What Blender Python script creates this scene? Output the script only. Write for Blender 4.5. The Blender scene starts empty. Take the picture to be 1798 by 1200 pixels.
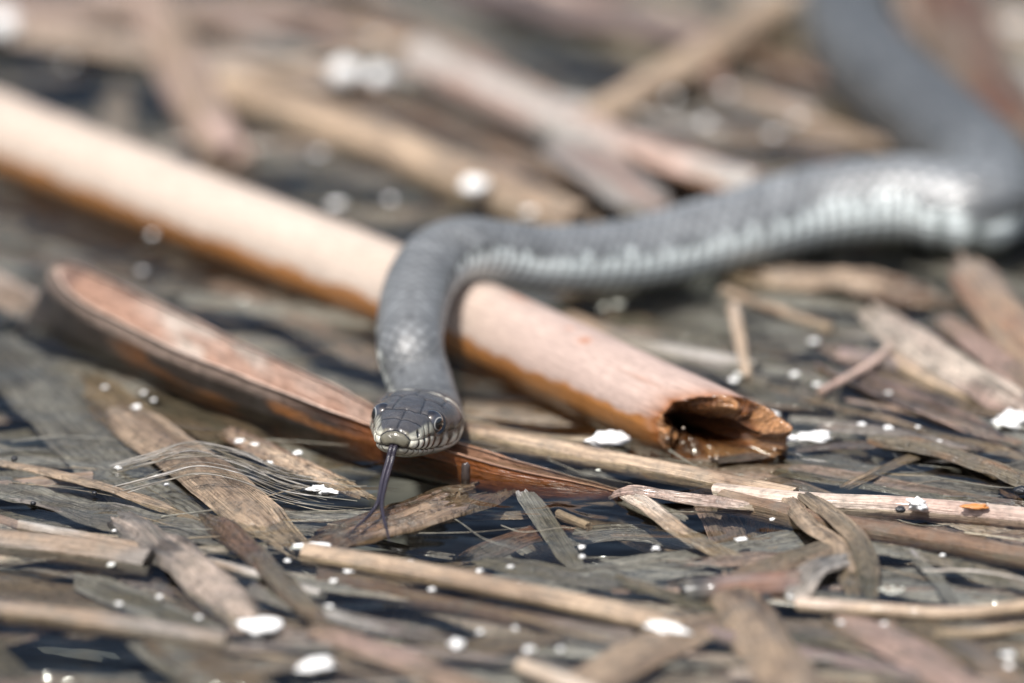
import bpy, math, random
import numpy as np
from mathutils import Vector

# ------------------------------------------------------------------ camera
# lengths are written in centimetres and turned into metres when a mesh is made
S = 0.01
PITCH = math.radians(22.0)
DIST = 200.0                 # camera to the water at the frame centre
FRAME_W = 18.5               # width of the frame at that distance
PW, PH = 1798.0, 1200.0
CP, SP = math.cos(PITCH), math.sin(PITCH)
CAM = np.array([0.0, -DIST * CP, DIST * SP])
scene = bpy.context.scene
cam_data = bpy.data.cameras.new('camera')
cam = bpy.data.objects.new('camera', cam_data)
scene.collection.objects.link(cam)
cam.location = CAM * S
cam.rotation_euler = (math.pi / 2 - PITCH, 0, 0)
cam_data.sensor_width = 36.0
cam_data.lens = 36.0 * DIST / FRAME_W
cam_data.clip_start = 0.05
cam_data.clip_end = 500.0
cam_data.dof.use_dof = True
cam_data.dof.aperture_fstop = 5.8
scene.camera = cam

# ------------------------------------------------------------------ sky, sun, exposure
SUN_EL, SUN_AZ = 63.0, 205.0        # azimuth from +Y (away from the camera) turning to +X
el, az = math.radians(SUN_EL), math.radians(SUN_AZ)
to_sun = Vector((math.sin(az) * math.cos(el), math.cos(az) * math.cos(el), math.sin(el)))
world = bpy.data.worlds.new('World'); scene.world = world
world.use_nodes = True
wn = world.node_tree
sky = wn.nodes.new('ShaderNodeTexSky'); sky.sky_type = 'NISHITA'; sky.sun_disc = False
sky.dust_density = 4.5; sky.ozone_density = 0.9; sky.sun_elevation = el; sky.sun_rotation = az
bg = wn.nodes['Background']; bg.inputs['Strength'].default_value = 0.125
wn.links.new(sky.outputs['Color'], bg.inputs['Color'])
sun_data = bpy.data.lights.new('sun', 'SUN')
sun_data.energy = 5.0; sun_data.angle = math.radians(0.5); sun_data.color = (1.0, 0.97, 0.93)
sun = bpy.data.objects.new('sun', sun_data); scene.collection.objects.link(sun)
sun.rotation_euler = to_sun.to_track_quat('Z', 'Y').to_euler()
sun.location = (0.5, -0.5, 2)
scene.view_settings.view_transform = 'Standard'
scene.view_settings.look = 'None'
scene.view_settings.exposure = 0.22
scene.view_settings.gamma = 1.0
scene.render.engine = 'CYCLES'
scene.cycles.use_denoising = True
scene.cycles.max_bounces = 8
scene.cycles.transparent_max_bounces = 16
scene.cycles.caustics_reflective = False
scene.cycles.caustics_refractive = False
scene.cycles.sample_clamp_indirect = 4.0
scene.cycles.sample_clamp_direct = 12.0

# ------------------------------------------------------------------ numpy helpers
rng = np.random.default_rng(7)
random.seed(7)

def P(px, py, h=0.0):
    """the point at height h (cm over the water) that lies on the ray of a photo pixel"""
    xx = (px - PW / 2) / PW * FRAME_W
    yy = -(py - PH / 2) / PW * FRAME_W
    d = np.array([xx, DIST * CP + yy * SP, -DIST * SP + yy * CP])
    t = (h - CAM[2]) / d[2]
    return CAM + d * t

def hash2(ix, iy, seed):
    n = (ix.astype(np.int64) * 374761393 + iy.astype(np.int64) * 668265263 + seed * 974634777) & 0x7fffffff
    n = ((n ^ (n >> 13)) * 1274126177) & 0x7fffffff
    n = n ^ (n >> 16)
    return (n & 0xffff) / 65535.0

def noise(x, y, seed=0):
    x = np.asarray(x, float); y = np.asarray(y, float)
    x, y = np.broadcast_arrays(x, y)
    ix, iy = np.floor(x), np.floor(y)
    fx, fy = x - ix, y - iy
    fx = fx * fx * (3 - 2 * fx); fy = fy * fy * (3 - 2 * fy)
    a = hash2(ix, iy, seed); b = hash2(ix + 1, iy, seed)
    c = hash2(ix, iy + 1, seed); d = hash2(ix + 1, iy + 1, seed)
    return (a * (1 - fx) + b * fx) * (1 - fy) + (c * (1 - fx) + d * fx) * fy

def fbm(x, y, seed=0, octv=3):
    s, a, t = 0, 0.5, 0
    for i in range(octv):
        s = s + a * noise(np.asarray(x) * 2 ** i, np.asarray(y) * 2 ** i, seed + 31 * i); t += a; a *= 0.5
    return s / t

def sstep(a, b, x):
    t = np.clip((x - a) / (b - a), 0, 1)
    return t * t * (3 - 2 * t)

def mix(a, b, f):
    f = np.asarray(f)[..., None]
    return np.asarray(a) * (1 - f) + np.asarray(b) * f

def catmull(pts, per=24):
    pts = np.asarray(pts, float)
    p = np.vstack([2 * pts[0] - pts[1], pts, 2 * pts[-1] - pts[-2]])
    out = []
    for i in range(1, len(p) - 2):
        t = np.linspace(0, 1, per, endpoint=False)[:, None]
        a, b, c, d = p[i - 1], p[i], p[i + 1], p[i + 2]
        out.append(0.5 * (2 * b + (c - a) * t + (2 * a - 5 * b + 4 * c - d) * t ** 2 + (3 * b - a - 3 * c + d) * t ** 3))
    out.append(p[-2][None])
    return np.vstack(out)

class Path:
    def __init__(self, pts, smooth=0):
        q = catmull(pts) if len(pts) > 2 else np.linspace(pts[0], pts[1], 30)
        q = np.asarray(q, float)
        for _ in range(smooth):
            q[1:-1] = 0.25 * q[:-2] + 0.5 * q[1:-1] + 0.25 * q[2:]
        self.q = q
        self.s = np.concatenate([[0], np.cumsum(np.linalg.norm(np.diff(q[:, :3], axis=0), axis=1))])
        self.L = self.s[-1]
    def at(self, s):
        s = np.asarray(s, float)
        sc = np.clip(s, 0, self.L)
        p = np.stack([np.interp(sc, self.s, self.q[:, k]) for k in range(3)], -1)
        e = 0.03 * self.L
        a = np.stack([np.interp(np.clip(sc - e, 0, self.L), self.s, self.q[:, k]) for k in range(3)], -1)
        b = np.stack([np.interp(np.clip(sc + e, 0, self.L), self.s, self.q[:, k]) for k in range(3)], -1)
        t = b - a; t /= np.linalg.norm(t, axis=-1, keepdims=True) + 1e-9
        p = p + t * (s - sc)[..., None]
        side = np.cross(t, [0, 0, 1.0]); side /= np.linalg.norm(side, axis=-1, keepdims=True) + 1e-9
        nor = np.cross(side, t)
        return p, t, side, nor

def grid_faces(n, m, closed, off=0, flip=False):
    """n rows (along), m columns; closed wraps the columns"""
    i = np.arange(n - 1)[:, None]
    j = np.arange(m if closed else m - 1)[None, :]
    j2 = (j + 1) % m
    f = np.stack([i * m + j, (i + 1) * m + j, (i + 1) * m + j2, i * m + j2], -1).reshape(-1, 4) + off
    return f[:, ::-1] if flip else f

COL = scene.collection
def mesh_data(name, V, F, col=None, fib=None, wet=None, smooth=True, sharp=0):
    me = bpy.data.meshes.new(name)
    V = np.asarray(V, float).reshape(-1, 3)
    F = np.asarray(F)
    me.vertices.add(len(V)); me.vertices.foreach_set('co', (V * S).ravel())
    k = F.shape[1]
    me.loops.add(F.size); me.loops.foreach_set('vertex_index', F.ravel().astype(np.int32))
    me.polygons.add(len(F))
    me.polygons.foreach_set('loop_start', (np.arange(len(F)) * k).astype(np.int32))
    me.polygons.foreach_set('loop_total', np.full(len(F), k, np.int32))
    me.update(calc_edges=True)
    me.validate()
    if smooth: me.polygons.foreach_set('use_smooth', np.ones(len(me.polygons), bool))
    if sharp: me.set_sharp_from_angle(angle=math.radians(sharp))
    n = len(V)
    if col is not None:
        c = np.ones((n, 4)); c[:, :3] = np.asarray(col).reshape(-1, 3)
        me.attributes.new('Col', 'FLOAT_COLOR', 'POINT').data.foreach_set('color', c.ravel())
    if fib is not None:
        me.attributes.new('fib', 'FLOAT_VECTOR', 'POINT').data.foreach_set('vector', np.asarray(fib, float).reshape(-1, 3).ravel())
    if wet is not None:
        w = np.broadcast_to(np.asarray(wet, float).ravel(), (n,)) if np.size(wet) == 1 else np.asarray(wet, float).ravel()
        me.attributes.new('wet', 'FLOAT', 'POINT').data.foreach_set('value', np.ascontiguousarray(w))
    return me

def obj(name, V, F, mat, parent=None, label=None, cat=None, group=None, kind=None, **kw):
    V = np.asarray(V, float).reshape(-1, 3)
    if parent is None:
        base = np.array([V[:, 0].mean(), V[:, 1].mean(), V[:, 2].min()])
    else:
        base = np.array(parent.matrix_world.translation) / S if False else np.array(parent['_base'])
    me = mesh_data(name, V - base, F, **kw)
    me.materials.append(mat)
    o = bpy.data.objects.new(name, me); COL.objects.link(o)
    if parent is None:
        o.location = base * S
    else:
        o.parent = parent
    tag(o, label, cat, group, kind)
    return o

def tag(o, label=None, cat=None, group=None, kind=None):
    if label: o['label'] = label
    if cat: o['category'] = cat
    if group: o['group'] = group
    if kind: o['kind'] = kind

def empty(name, base, label, cat, group=None):
    o = bpy.data.objects.new(name, None); COL.objects.link(o)
    o.empty_display_size = 0.01
    o.location = np.asarray(base) * S
    o['_base'] = [float(v) for v in base]
    tag(o, label, cat, group)
    return o

# ------------------------------------------------------------------ materials
def new_mat(name):
    m = bpy.data.materials.new(name); m.use_nodes = True
    nt = m.node_tree
    for n in list(nt.nodes): nt.nodes.remove(n)
    out = nt.nodes.new('ShaderNodeOutputMaterial')
    return m, nt, out

def N(nt, typ, **kw):
    n = nt.nodes.new(typ)
    for k, v in kw.items():
        if k.startswith('i_'):
            n.inputs[k[2:].replace('_', ' ')].default_value = v
        else: setattr(n, k, v)
    return n

def fibre_material(name, transl=0.0, fine=1.0, speck=0.5, bump=0.6, contrast=1.0, silt=0.6):
    """dead reed: the piece's own colour (attribute Col), streaked along its fibres, glossy where wet"""
    m, nt, out = new_mat(name)
    L = nt.links.new
    col = N(nt, 'ShaderNodeAttribute', attribute_name='Col')
    fib = N(nt, 'ShaderNodeAttribute', attribute_name='fib')
    wet = N(nt, 'ShaderNodeAttribute', attribute_name='wet')
    def streak(sx, sy, detail):
        mp = N(nt, 'ShaderNodeVectorMath', operation='MULTIPLY'); mp.inputs[1].default_value = (sx, sy, 1)
        L(fib.outputs['Vector'], mp.inputs[0])
        t = N(nt, 'ShaderNodeTexNoise'); t.inputs['Scale'].default_value = 1.0
        t.inputs['Detail'].default_value = detail; t.inputs['Roughness'].default_value = 0.6
        L(mp.outputs[0], t.inputs['Vector'])
        return t
    a = streak(0.5 * fine, 13 * fine, 3); b = streak(1.6 * fine, 38 * fine, 2); c = streak(7, 9, 4)
    def rng_(src, f0, f1, t0, t1):
        r = N(nt, 'ShaderNodeMapRange'); r.inputs['From Min'].default_value = f0; r.inputs['From Max'].default_value = f1
        r.inputs['To Min'].default_value = t0; r.inputs['To Max'].default_value = t1
        L(src, r.inputs['Value']); return r.outputs['Result']
    ra = rng_(a.outputs['Fac'], 0.28, 0.72, 1 - .45 * contrast, 1 + .35 * contrast)
    rb = rng_(b.outputs['Fac'], 0.25, 0.75, 0.6, 1.4)
    rc = rng_(c.outputs['Fac'], 0.30, 0.52, 1.0 - speck, 1.05)
    m1 = N(nt, 'ShaderNodeMath', operation='MULTIPLY'); L(ra, m1.inputs[0]); L(rb, m1.inputs[1])
    m2 = N(nt, 'ShaderNodeMath', operation='MULTIPLY'); L(m1.outputs[0], m2.inputs[0]); L(rc, m2.inputs[1])
    sc = N(nt, 'ShaderNodeVectorMath', operation='SCALE'); L(col.outputs['Color'], sc.inputs[0]); L(m2.outputs[0], sc.inputs['Scale'])
    geo = N(nt, 'ShaderNodeNewGeometry')
    sl = N(nt, 'ShaderNodeTexNoise'); sl.inputs['Scale'].default_value = 190; sl.inputs['Detail'].default_value = 6; sl.inputs['Roughness'].default_value = .65
    L(geo.outputs['Position'], sl.inputs['Vector'])
    sf = rng_(sl.outputs['Fac'], .50, .68, 0, silt)
    sm = N(nt, 'ShaderNodeMix', data_type='RGBA'); L(sf, sm.inputs['Factor']); L(sc.outputs[0], sm.inputs['A']); sm.inputs['B'].default_value = (.15, .135, .11, 1)
    class _O: pass
    sc = _O(); sc.outputs = [sm.outputs['Result']]
    p = N(nt, 'ShaderNodeBsdfPrincipled')
    L(sc.outputs[0], p.inputs['Base Color'])
    L(rng_(wet.outputs['Fac'], 0, 1, 0.62, 0.2), p.inputs['Roughness'])
    L(rng_(wet.outputs['Fac'], 0, 1, 0.25, 0.6), p.inputs['Specular IOR Level'])
    L(rng_(wet.outputs['Fac'], .3, .9, 0, 1.0), p.inputs['Coat Weight']); p.inputs['Coat Roughness'].default_value = .09; p.inputs['Coat IOR'].default_value = 1.33
    bm = N(nt, 'ShaderNodeBump'); bm.inputs['Strength'].default_value = bump; bm.inputs['Distance'].default_value = 0.0006
    L(m2.outputs[0], bm.inputs['Height']); L(bm.outputs[0], p.inputs['Normal'])
    if transl > 0:
        tr = N(nt, 'ShaderNodeBsdfTranslucent'); L(sc.outputs[0], tr.inputs['Color'])
        mx = N(nt, 'ShaderNodeMixShader'); mx.inputs[0].default_value = transl
        L(p.outputs[0], mx.inputs[1]); L(tr.outputs[0], mx.inputs[2]); L(mx.outputs[0], out.inputs['Surface'])
    else:
        L(p.outputs[0], out.inputs['Surface'])
    return m

M_STEM = fibre_material('dry_reed_stem', 0.0, 1.0, 0.35, 0.5, 0.75)
M_LEAF = fibre_material('dead_reed_blade', 0.28, 1.5, 0.55, 0.6, 0.7)
M_WOOD = fibre_material('splintered_reed', 0.0, 1.2, 0.65, 1.0)
M_MAIN = fibre_material('main_reed_stem', 0.0, 1.6, 0.10, 0.2, 0.28, 0.08)
M_SPLIT = fibre_material('split_reed_wall', 0.08, 1.2, 0.4, 0.6, 0.8, 0.15)
M_ROT = fibre_material('rotten_pith', 0.10, 0.7, 0.55, 1.0, 1.0, 0.1)

def plain_material(name, rough=0.5, spec=0.5, coat=0.0, attr=True, colour=(.8, .8, .8), sss=0.0, bumpscale=None):
    m, nt, out = new_mat(name)
    p = N(nt, 'ShaderNodeBsdfPrincipled')
    if attr:
        a = N(nt, 'ShaderNodeAttribute', attribute_name='Col'); nt.links.new(a.outputs['Color'], p.inputs['Base Color'])
    else:
        t = N(nt, 'ShaderNodeTexNoise'); t.inputs['Scale'].default_value = 900
        r = N(nt, 'ShaderNodeMapRange'); r.inputs['To Min'].default_value = 0.75; r.inputs['To Max'].default_value = 1.1
        nt.links.new(t.outputs['Fac'], r.inputs['Value'])
        s = N(nt, 'ShaderNodeVectorMath', operation='SCALE'); s.inputs[0].default_value = colour
        nt.links.new(r.outputs['Result'], s.inputs['Scale']); nt.links.new(s.outputs[0], p.inputs['Base Color'])
    p.inputs['Roughness'].default_value = rough
    p.inputs['Specular IOR Level'].default_value = spec
    p.inputs['Coat Weight'].default_value = coat
    p.inputs['Coat Roughness'].default_value = 0.05
    if sss:
        p.inputs['Subsurface Weight'].default_value = sss; p.inputs['Subsurface Radius'].default_value = (.001, .0008, .0006)
    if bumpscale:
        t2 = N(nt, 'ShaderNodeTexNoise'); t2.inputs['Scale'].default_value = bumpscale; t2.inputs['Detail'].default_value = 3
        b = N(nt, 'ShaderNodeBump'); b.inputs['Strength'].default_value = 0.3; b.inputs['Distance'].default_value = 0.0002
        nt.links.new(t2.outputs['Fac'], b.inputs['Height']); nt.links.new(b.outputs[0], p.inputs['Normal'])
    nt.links.new(p.outputs[0], out.inputs['Surface'])
    return m

def snake_material():
    m, nt, out = new_mat('snake_skin')
    L = nt.links.new
    a = N(nt, 'ShaderNodeAttribute', attribute_name='Col'); w = N(nt, 'ShaderNodeAttribute', attribute_name='wet')
    t = N(nt, 'ShaderNodeTexNoise'); t.inputs['Scale'].default_value = 420; t.inputs['Detail'].default_value = 4
    r = N(nt, 'ShaderNodeMapRange'); r.inputs['From Min'].default_value = .3; r.inputs['From Max'].default_value = .7
    r.inputs['To Min'].default_value = .82; r.inputs['To Max'].default_value = 1.15
    L(t.outputs['Fac'], r.inputs['Value'])
    s = N(nt, 'ShaderNodeVectorMath', operation='SCALE'); L(a.outputs['Color'], s.inputs[0]); L(r.outputs['Result'], s.inputs['Scale'])
    p = N(nt, 'ShaderNodeBsdfPrincipled'); L(s.outputs[0], p.inputs['Base Color'])
    rr = N(nt, 'ShaderNodeMapRange'); rr.clamp = False; rr.inputs['To Min'].default_value = .38; rr.inputs['To Max'].default_value = .20
    L(w.outputs['Fac'], rr.inputs['Value']); L(rr.outputs['Result'], p.inputs['Roughness'])
    p.inputs['Specular IOR Level'].default_value = 0.8
    b = N(nt, 'ShaderNodeBump'); b.inputs['Strength'].default_value = .15; b.inputs['Distance'].default_value = .0002
    L(t.outputs['Fac'], b.inputs['Height']); L(b.outputs[0], p.inputs['Normal'])
    L(p.outputs[0], out.inputs['Surface'])
    return m
M_SNAKE = snake_material()
M_EYE = plain_material('snake_eye', 0.08, 0.6, 1.0)
M_TONGUE = plain_material('snake_tongue', 0.22, 0.6, 0.3, bumpscale=900)
M_WHITE = plain_material('white_flake_or_glint', 0.6, 0.3, 0, False, (.86, .86, .84), bumpscale=700)
M_DROP = plain_material('droplet', 0.05, 0.8, 1.0, False, (.45, .36, .28))
M_BLACK = plain_material('black_seed', 0.3, 0.5, 0.2, False, (.012, .013, .016), bumpscale=700)
M_KNOB = plain_material('wet_dark_bud', 0.15, 0.6, 0.6, False, (.05, .035, .03), bumpscale=900)
M_AMBER = plain_material('amber_scale', 0.3, 0.5, 0.2, False, (.5, .2, .05), bumpscale=700)

def water_material():
    m, nt, out = new_mat('pond_water')
    L = nt.links.new
    geo = N(nt, 'ShaderNodeNewGeometry')
    mp = N(nt, 'ShaderNodeMapping'); mp.inputs['Scale'].default_value = (40, 90, 40); mp.inputs['Rotation'].default_value = (0, 0, .15)
    L(geo.outputs['Position'], mp.inputs['Vector'])
    t = N(nt, 'ShaderNodeTexNoise'); t.inputs['Scale'].default_value = 1.0; t.inputs['Detail'].default_value = 2.0
    t.inputs['Distortion'].default_value = 0.4
    L(mp.outputs[0], t.inputs['Vector'])
    b = N(nt, 'ShaderNodeBump'); b.inputs['Strength'].default_value = 1.0; b.inputs['Distance'].default_value = 0.0017
    L(t.outputs['Fac'], b.inputs['Height'])
    fr = N(nt, 'ShaderNodeFresnel'); fr.inputs['IOR'].default_value = 1.333
    L(b.outputs[0], fr.inputs['Normal'])
    tr = N(nt, 'ShaderNodeBsdfTransparent'); tr.inputs['Color'].default_value = (.84, .85, .81, 1)
    gl = N(nt, 'ShaderNodeBsdfGlossy'); gl.inputs['Roughness'].default_value = 0.02
    L(b.outputs[0], gl.inputs['Normal'])
    mx = N(nt, 'ShaderNodeMixShader'); L(fr.outputs[0], mx.inputs[0]); L(tr.outputs[0], mx.inputs[1]); L(gl.outputs[0], mx.inputs[2])
    L(mx.outputs[0], out.inputs['Surface'])
    return m
M_WATER = water_material()

def bed_material():
    m, nt, out = new_mat('pond_mud')
    L = nt.links.new
    geo = N(nt, 'ShaderNodeNewGeometry')
    t = N(nt, 'ShaderNodeTexNoise'); t.inputs['Scale'].default_value = 60; t.inputs['Detail'].default_value = 5
    L(geo.outputs['Position'], t.inputs['Vector'])
    cr = N(nt, 'ShaderNodeValToRGB')
    cr.color_ramp.elements[0].position = .35; cr.color_ramp.elements[0].color = (.045, .048, .047, 1)
    cr.color_ramp.elements[1].position = .7; cr.color_ramp.elements[1].color = (.15, .145, .13, 1)
    L(t.outputs['Fac'], cr.inputs['Fac'])
    p = N(nt, 'ShaderNodeBsdfPrincipled'); p.inputs['Roughness'].default_value = .9
    L(cr.outputs['Color'], p.inputs['Base Color']); L(p.outputs[0], out.inputs['Surface'])
    return m

# ------------------------------------------------------------------ setting: bed
FLOATERS = []      # (points, radius at the waterline, lift of the water edge)

def build_bed():
    xs = np.concatenate([-np.geomspace(3000, 14, 16), np.linspace(-13, 13, 70), np.geomspace(14, 3000, 16)])
    ys = np.concatenate([-np.geomspace(3000, 20, 16), np.linspace(-19, 32, 110), np.geomspace(33, 3000, 16)])
    X, Y = np.meshgrid(xs, ys, indexing='ij')
    Z = -1.9 + 1.2 * (fbm(X * .35, Y * .3, 5, 4) - .5)
    V = np.stack([X, Y, Z], -1)
    o = obj('pond_bed', V, grid_faces(len(xs), len(ys), False), bed_material(), kind='structure')
build_bed()

# ------------------------------------------------------------------ piece builders
PAL = dict(
    tan=(.27, .185, .115), pale=(.54, .42, .33), pink=(.43, .285, .225), grey=(.19, .165, .14), brown=(.145, .08, .042),
    dark=(.045, .032, .024), orange=(.36, .14, .035), olive=(.17, .14, .09), straw=(.44, .315, .20), mauve=(.17, .12, .108),
    silver=(.37, .345, .31), rust=(.22, .09, .036), cream=(.66, .55, .44))
PALV = {k: np.array(v) * .82 + .18 * sum(v) / 3 for k, v in PAL.items()}

def colour_field(c0, c1, sl, cl, seed, dark=0.35):
    """mottled albedo from two palette colours plus some dark rot patches"""
    f = sstep(.3, .7, fbm(sl * .55, cl * 2.2, seed, 3))
    c = mix(PALV[c0], PALV[c1], f)
    rot = sstep(.62, .80, fbm(sl * 1.1, cl * 3.0, seed + 9, 3)) * dark
    return mix(c, np.array((.05, .035, .025)), rot)

def pts3(pts):
    return np.array([P(*p[:3]) for p in pts])

def tube(name, pts, r, c0='tan', c1='pale', mat=None, n=26, wet=.4, taper=(1, 1), ragged=.15, hollow=False, dark=.35,
         seed=None, world=False, node=None, colfun=None, flat=1.0, **kw):
    seed = seed if seed is not None else int(rng.integers(1, 9999))
    path = Path(np.asarray(pts, float) if world else pts3(pts))
    m = max(14, int(path.L / .12))
    sb = np.linspace(0, path.L, m)
    ph = np.linspace(0, 2 * np.pi, n, endpoint=False)
    rag0 = ragged * r * (fbm(ph * 2.2, ph * 0 + 1, seed) - .5) * 4
    rag1 = ragged * r * (fbm(ph * 2.2, ph * 0 + 5, seed) - .5) * 4
    rows = []
    inner = .55 if hollow else 0
    if hollow: rows += [(min(1.2 * r, .4 * path.L), .01, 0), (min(1.2 * r, .4 * path.L), inner, 0), (.0, inner, 0)]
    else: rows += [(.12 * r, .01, 0), (.08 * r, .5, 0)]
    rows += [(0, .9, 0)]
    rows += [(s, 1, 1) for s in sb]
    rows += [(path.L, .9, 0)]
    if hollow: rows += [(path.L, inner, 0), (path.L - min(1.2 * r, .4 * path.L), inner, 0), (path.L - min(1.2 * r, .4 * path.L), .01, 0)]
    else: rows += [(path.L - .08 * r, .5, 0), (path.L - .12 * r, .01, 0)]
    rows = np.array(rows)
    s = rows[:, 0][:, None] + 0 * ph
    w0 = np.exp(-s / (r * 1.2 + 1e-6)); w1 = np.exp(-(path.L - s) / (r * 1.2 + 1e-6))
    s = s + rag0 * w0 + rag1 * w1
    p, t, side, nor = path.at(rows[:, 0])
    tp = np.interp(rows[:, 0], [0, path.L], taper)
    rr = r * rows[:, 1] * tp
    rr = rr[:, None] * (1 + .10 * (fbm(s * .8, ph * 1.3 + seed, seed + 2) - .5))
    if node:
        for ns in node:
            rr = rr * (1 + .09 * np.exp(-((s - ns * path.L) / .10) ** 2))
    V = p[:, None] + t[:, None] * (s - rows[:, 0][:, None])[..., None] + side[:, None] * (rr * np.cos(ph))[..., None] + nor[:, None] * (rr * np.sin(ph) * flat)[..., None]
    fibv = np.stack([s + seed * .37, np.broadcast_to(r * np.abs(ph - np.pi), s.shape), np.full(s.shape, seed * 1.7)], -1)
    col = colour_field(c0, c1, s, r * np.abs(ph - np.pi) + 0 * s, seed, dark)
    if colfun is not None: col = colfun(col, s, ph + 0 * s, V, path)
    if hollow:
        inn = (rows[:, 1] < .8)[:, None] + 0 * s
        col = mix(col, np.array((.10, .05, .025)), inn * .8)
    sub = sstep(.12, -.05, V[..., 2])
    wetv = np.clip(wet + .6 * sub, 0, 1)
    return obj(name, V, grid_faces(len(rows), n, True), mat or M_STEM, col=col, fib=fibv, wet=wetv, sharp=48, **kw)

def shell(Vt, th):
    """closes a sheet of points (n,m,3) into a thin solid"""
    du = np.gradient(Vt, axis=0); dv = np.gradient(Vt, axis=1)
    nn = np.cross(du, dv); nn /= np.linalg.norm(nn, axis=-1, keepdims=True) + 1e-9
    if np.ndim(th) > 0: th = th[..., None]
    Vb = Vt - nn * th
    n, m = Vt.shape[:2]
    k = n * m
    F = [grid_faces(n, m, False), grid_faces(n, m, False, k, True)]
    idx = np.arange(k).reshape(n, m)
    loop = np.concatenate([idx[0, :-1], idx[:-1, -1], idx[-1, :0:-1], idx[:0:-1, 0]])
    l2 = np.roll(loop, -1)
    F.append(np.stack([loop, l2, l2 + k, loop + k], -1))
    return np.concatenate([Vt.reshape(-1, 3), Vb.reshape(-1, 3)]), np.concatenate(F)

def blade(name, pts, w, c0='tan', c1='pale', curl=40, roll=0, mat=None, wet=.7, th=.016, ribs=0.012, nrib=9, taper=(.8, .5), ragged=.25,
          m=None, seed=None, wav=.05, dark=.35, colfun=None, world=False, twist=0, **kw):
    """a leaf or sheath strip: curl > 0 is convex upward (degrees of arc across the width)"""
    seed = seed if seed is not None else int(rng.integers(1, 9999))
    path = Path(np.asarray(pts, float) if world else pts3(pts))
    n = max(16, int(path.L / .09))
    m = m or (36 if w > .35 else 16)
    u = np.linspace(0, 1, n)[:, None]; t = np.linspace(-1, 1, m)[None, :]
    s = u * path.L
    rag = ragged * w
    tear = lambda k: rag * ((fbm(t * 2.1 + k, t * 0 + k, seed) - .5) * 2.4 + (noise(t * 11 + k, t * 0 + k, seed) - .5) * 1.5)
    s0 = s + tear(.3) * (1 - u) ** 7 + tear(7.3) * u ** 7
    p, tt, side, nor = path.at(s[:, 0])
    rl = np.radians(roll + twist * (u[:, 0] - .5))
    sd = side * np.cos(rl)[:, None] + nor * np.sin(rl)[:, None]
    nr = nor * np.cos(rl)[:, None] - side * np.sin(rl)[:, None]
    tp = np.interp(u[:, 0], [0, .12, .85, 1], [taper[0], 1, 1, taper[1]])[:, None]
    hw = .5 * w * tp * (1 + .12 * (fbm(s * .9, t * 0 + 3, seed + 4) - .5))
    A = math.radians(abs(curl)) / 2 + 1e-4
    R = hw / A
    x = R * np.sin(t * A)
    z = (R * (np.cos(t * A) - 1) + hw * A * .35) * (1 if curl >= 0 else -1)
    z = z + ribs * np.cos(t * np.pi * nrib) + wav * (fbm(s * 1.1, t * 1.2 + 9, seed + 6) - .5) * 2
    V = p[:, None] + tt[:, None] * (s0 - s)[..., None] + sd[:, None] * x[..., None] + nr[:, None] * z[..., None]
    thf = th * (1 + .5 * noise(s * 3, t * 3, seed))
    VV, F = shell(V, thf)
    fibv = np.stack([s0 + seed * .37, t * w * .5 + 0 * s, np.full((n, m), seed * 1.7)], -1)
    col = colour_field(c0, c1, s0, t * w * .5 + 0 * s, seed, dark)
    if colfun is not None: col = colfun(col, s + 0 * t, t + 0 * s, V, path)
    sub = sstep(.10, -.05, V[..., 2])
    wetv = np.clip(wet + .6 * sub, 0, 1)
    return obj(name, VV, F, mat or M_LEAF, col=np.concatenate([col.reshape(-1, 3)] * 2), fib=np.concatenate([fibv.reshape(-1, 3)] * 2),
               wet=np.concatenate([wetv.ravel()] * 2), sharp=55, **kw)

def floater(pts, r, lift=.10, world=False):
    FLOATERS.append((Path(np.asarray(pts, float) if world else pts3(pts)).q[::4, :3], r, lift))

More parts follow.
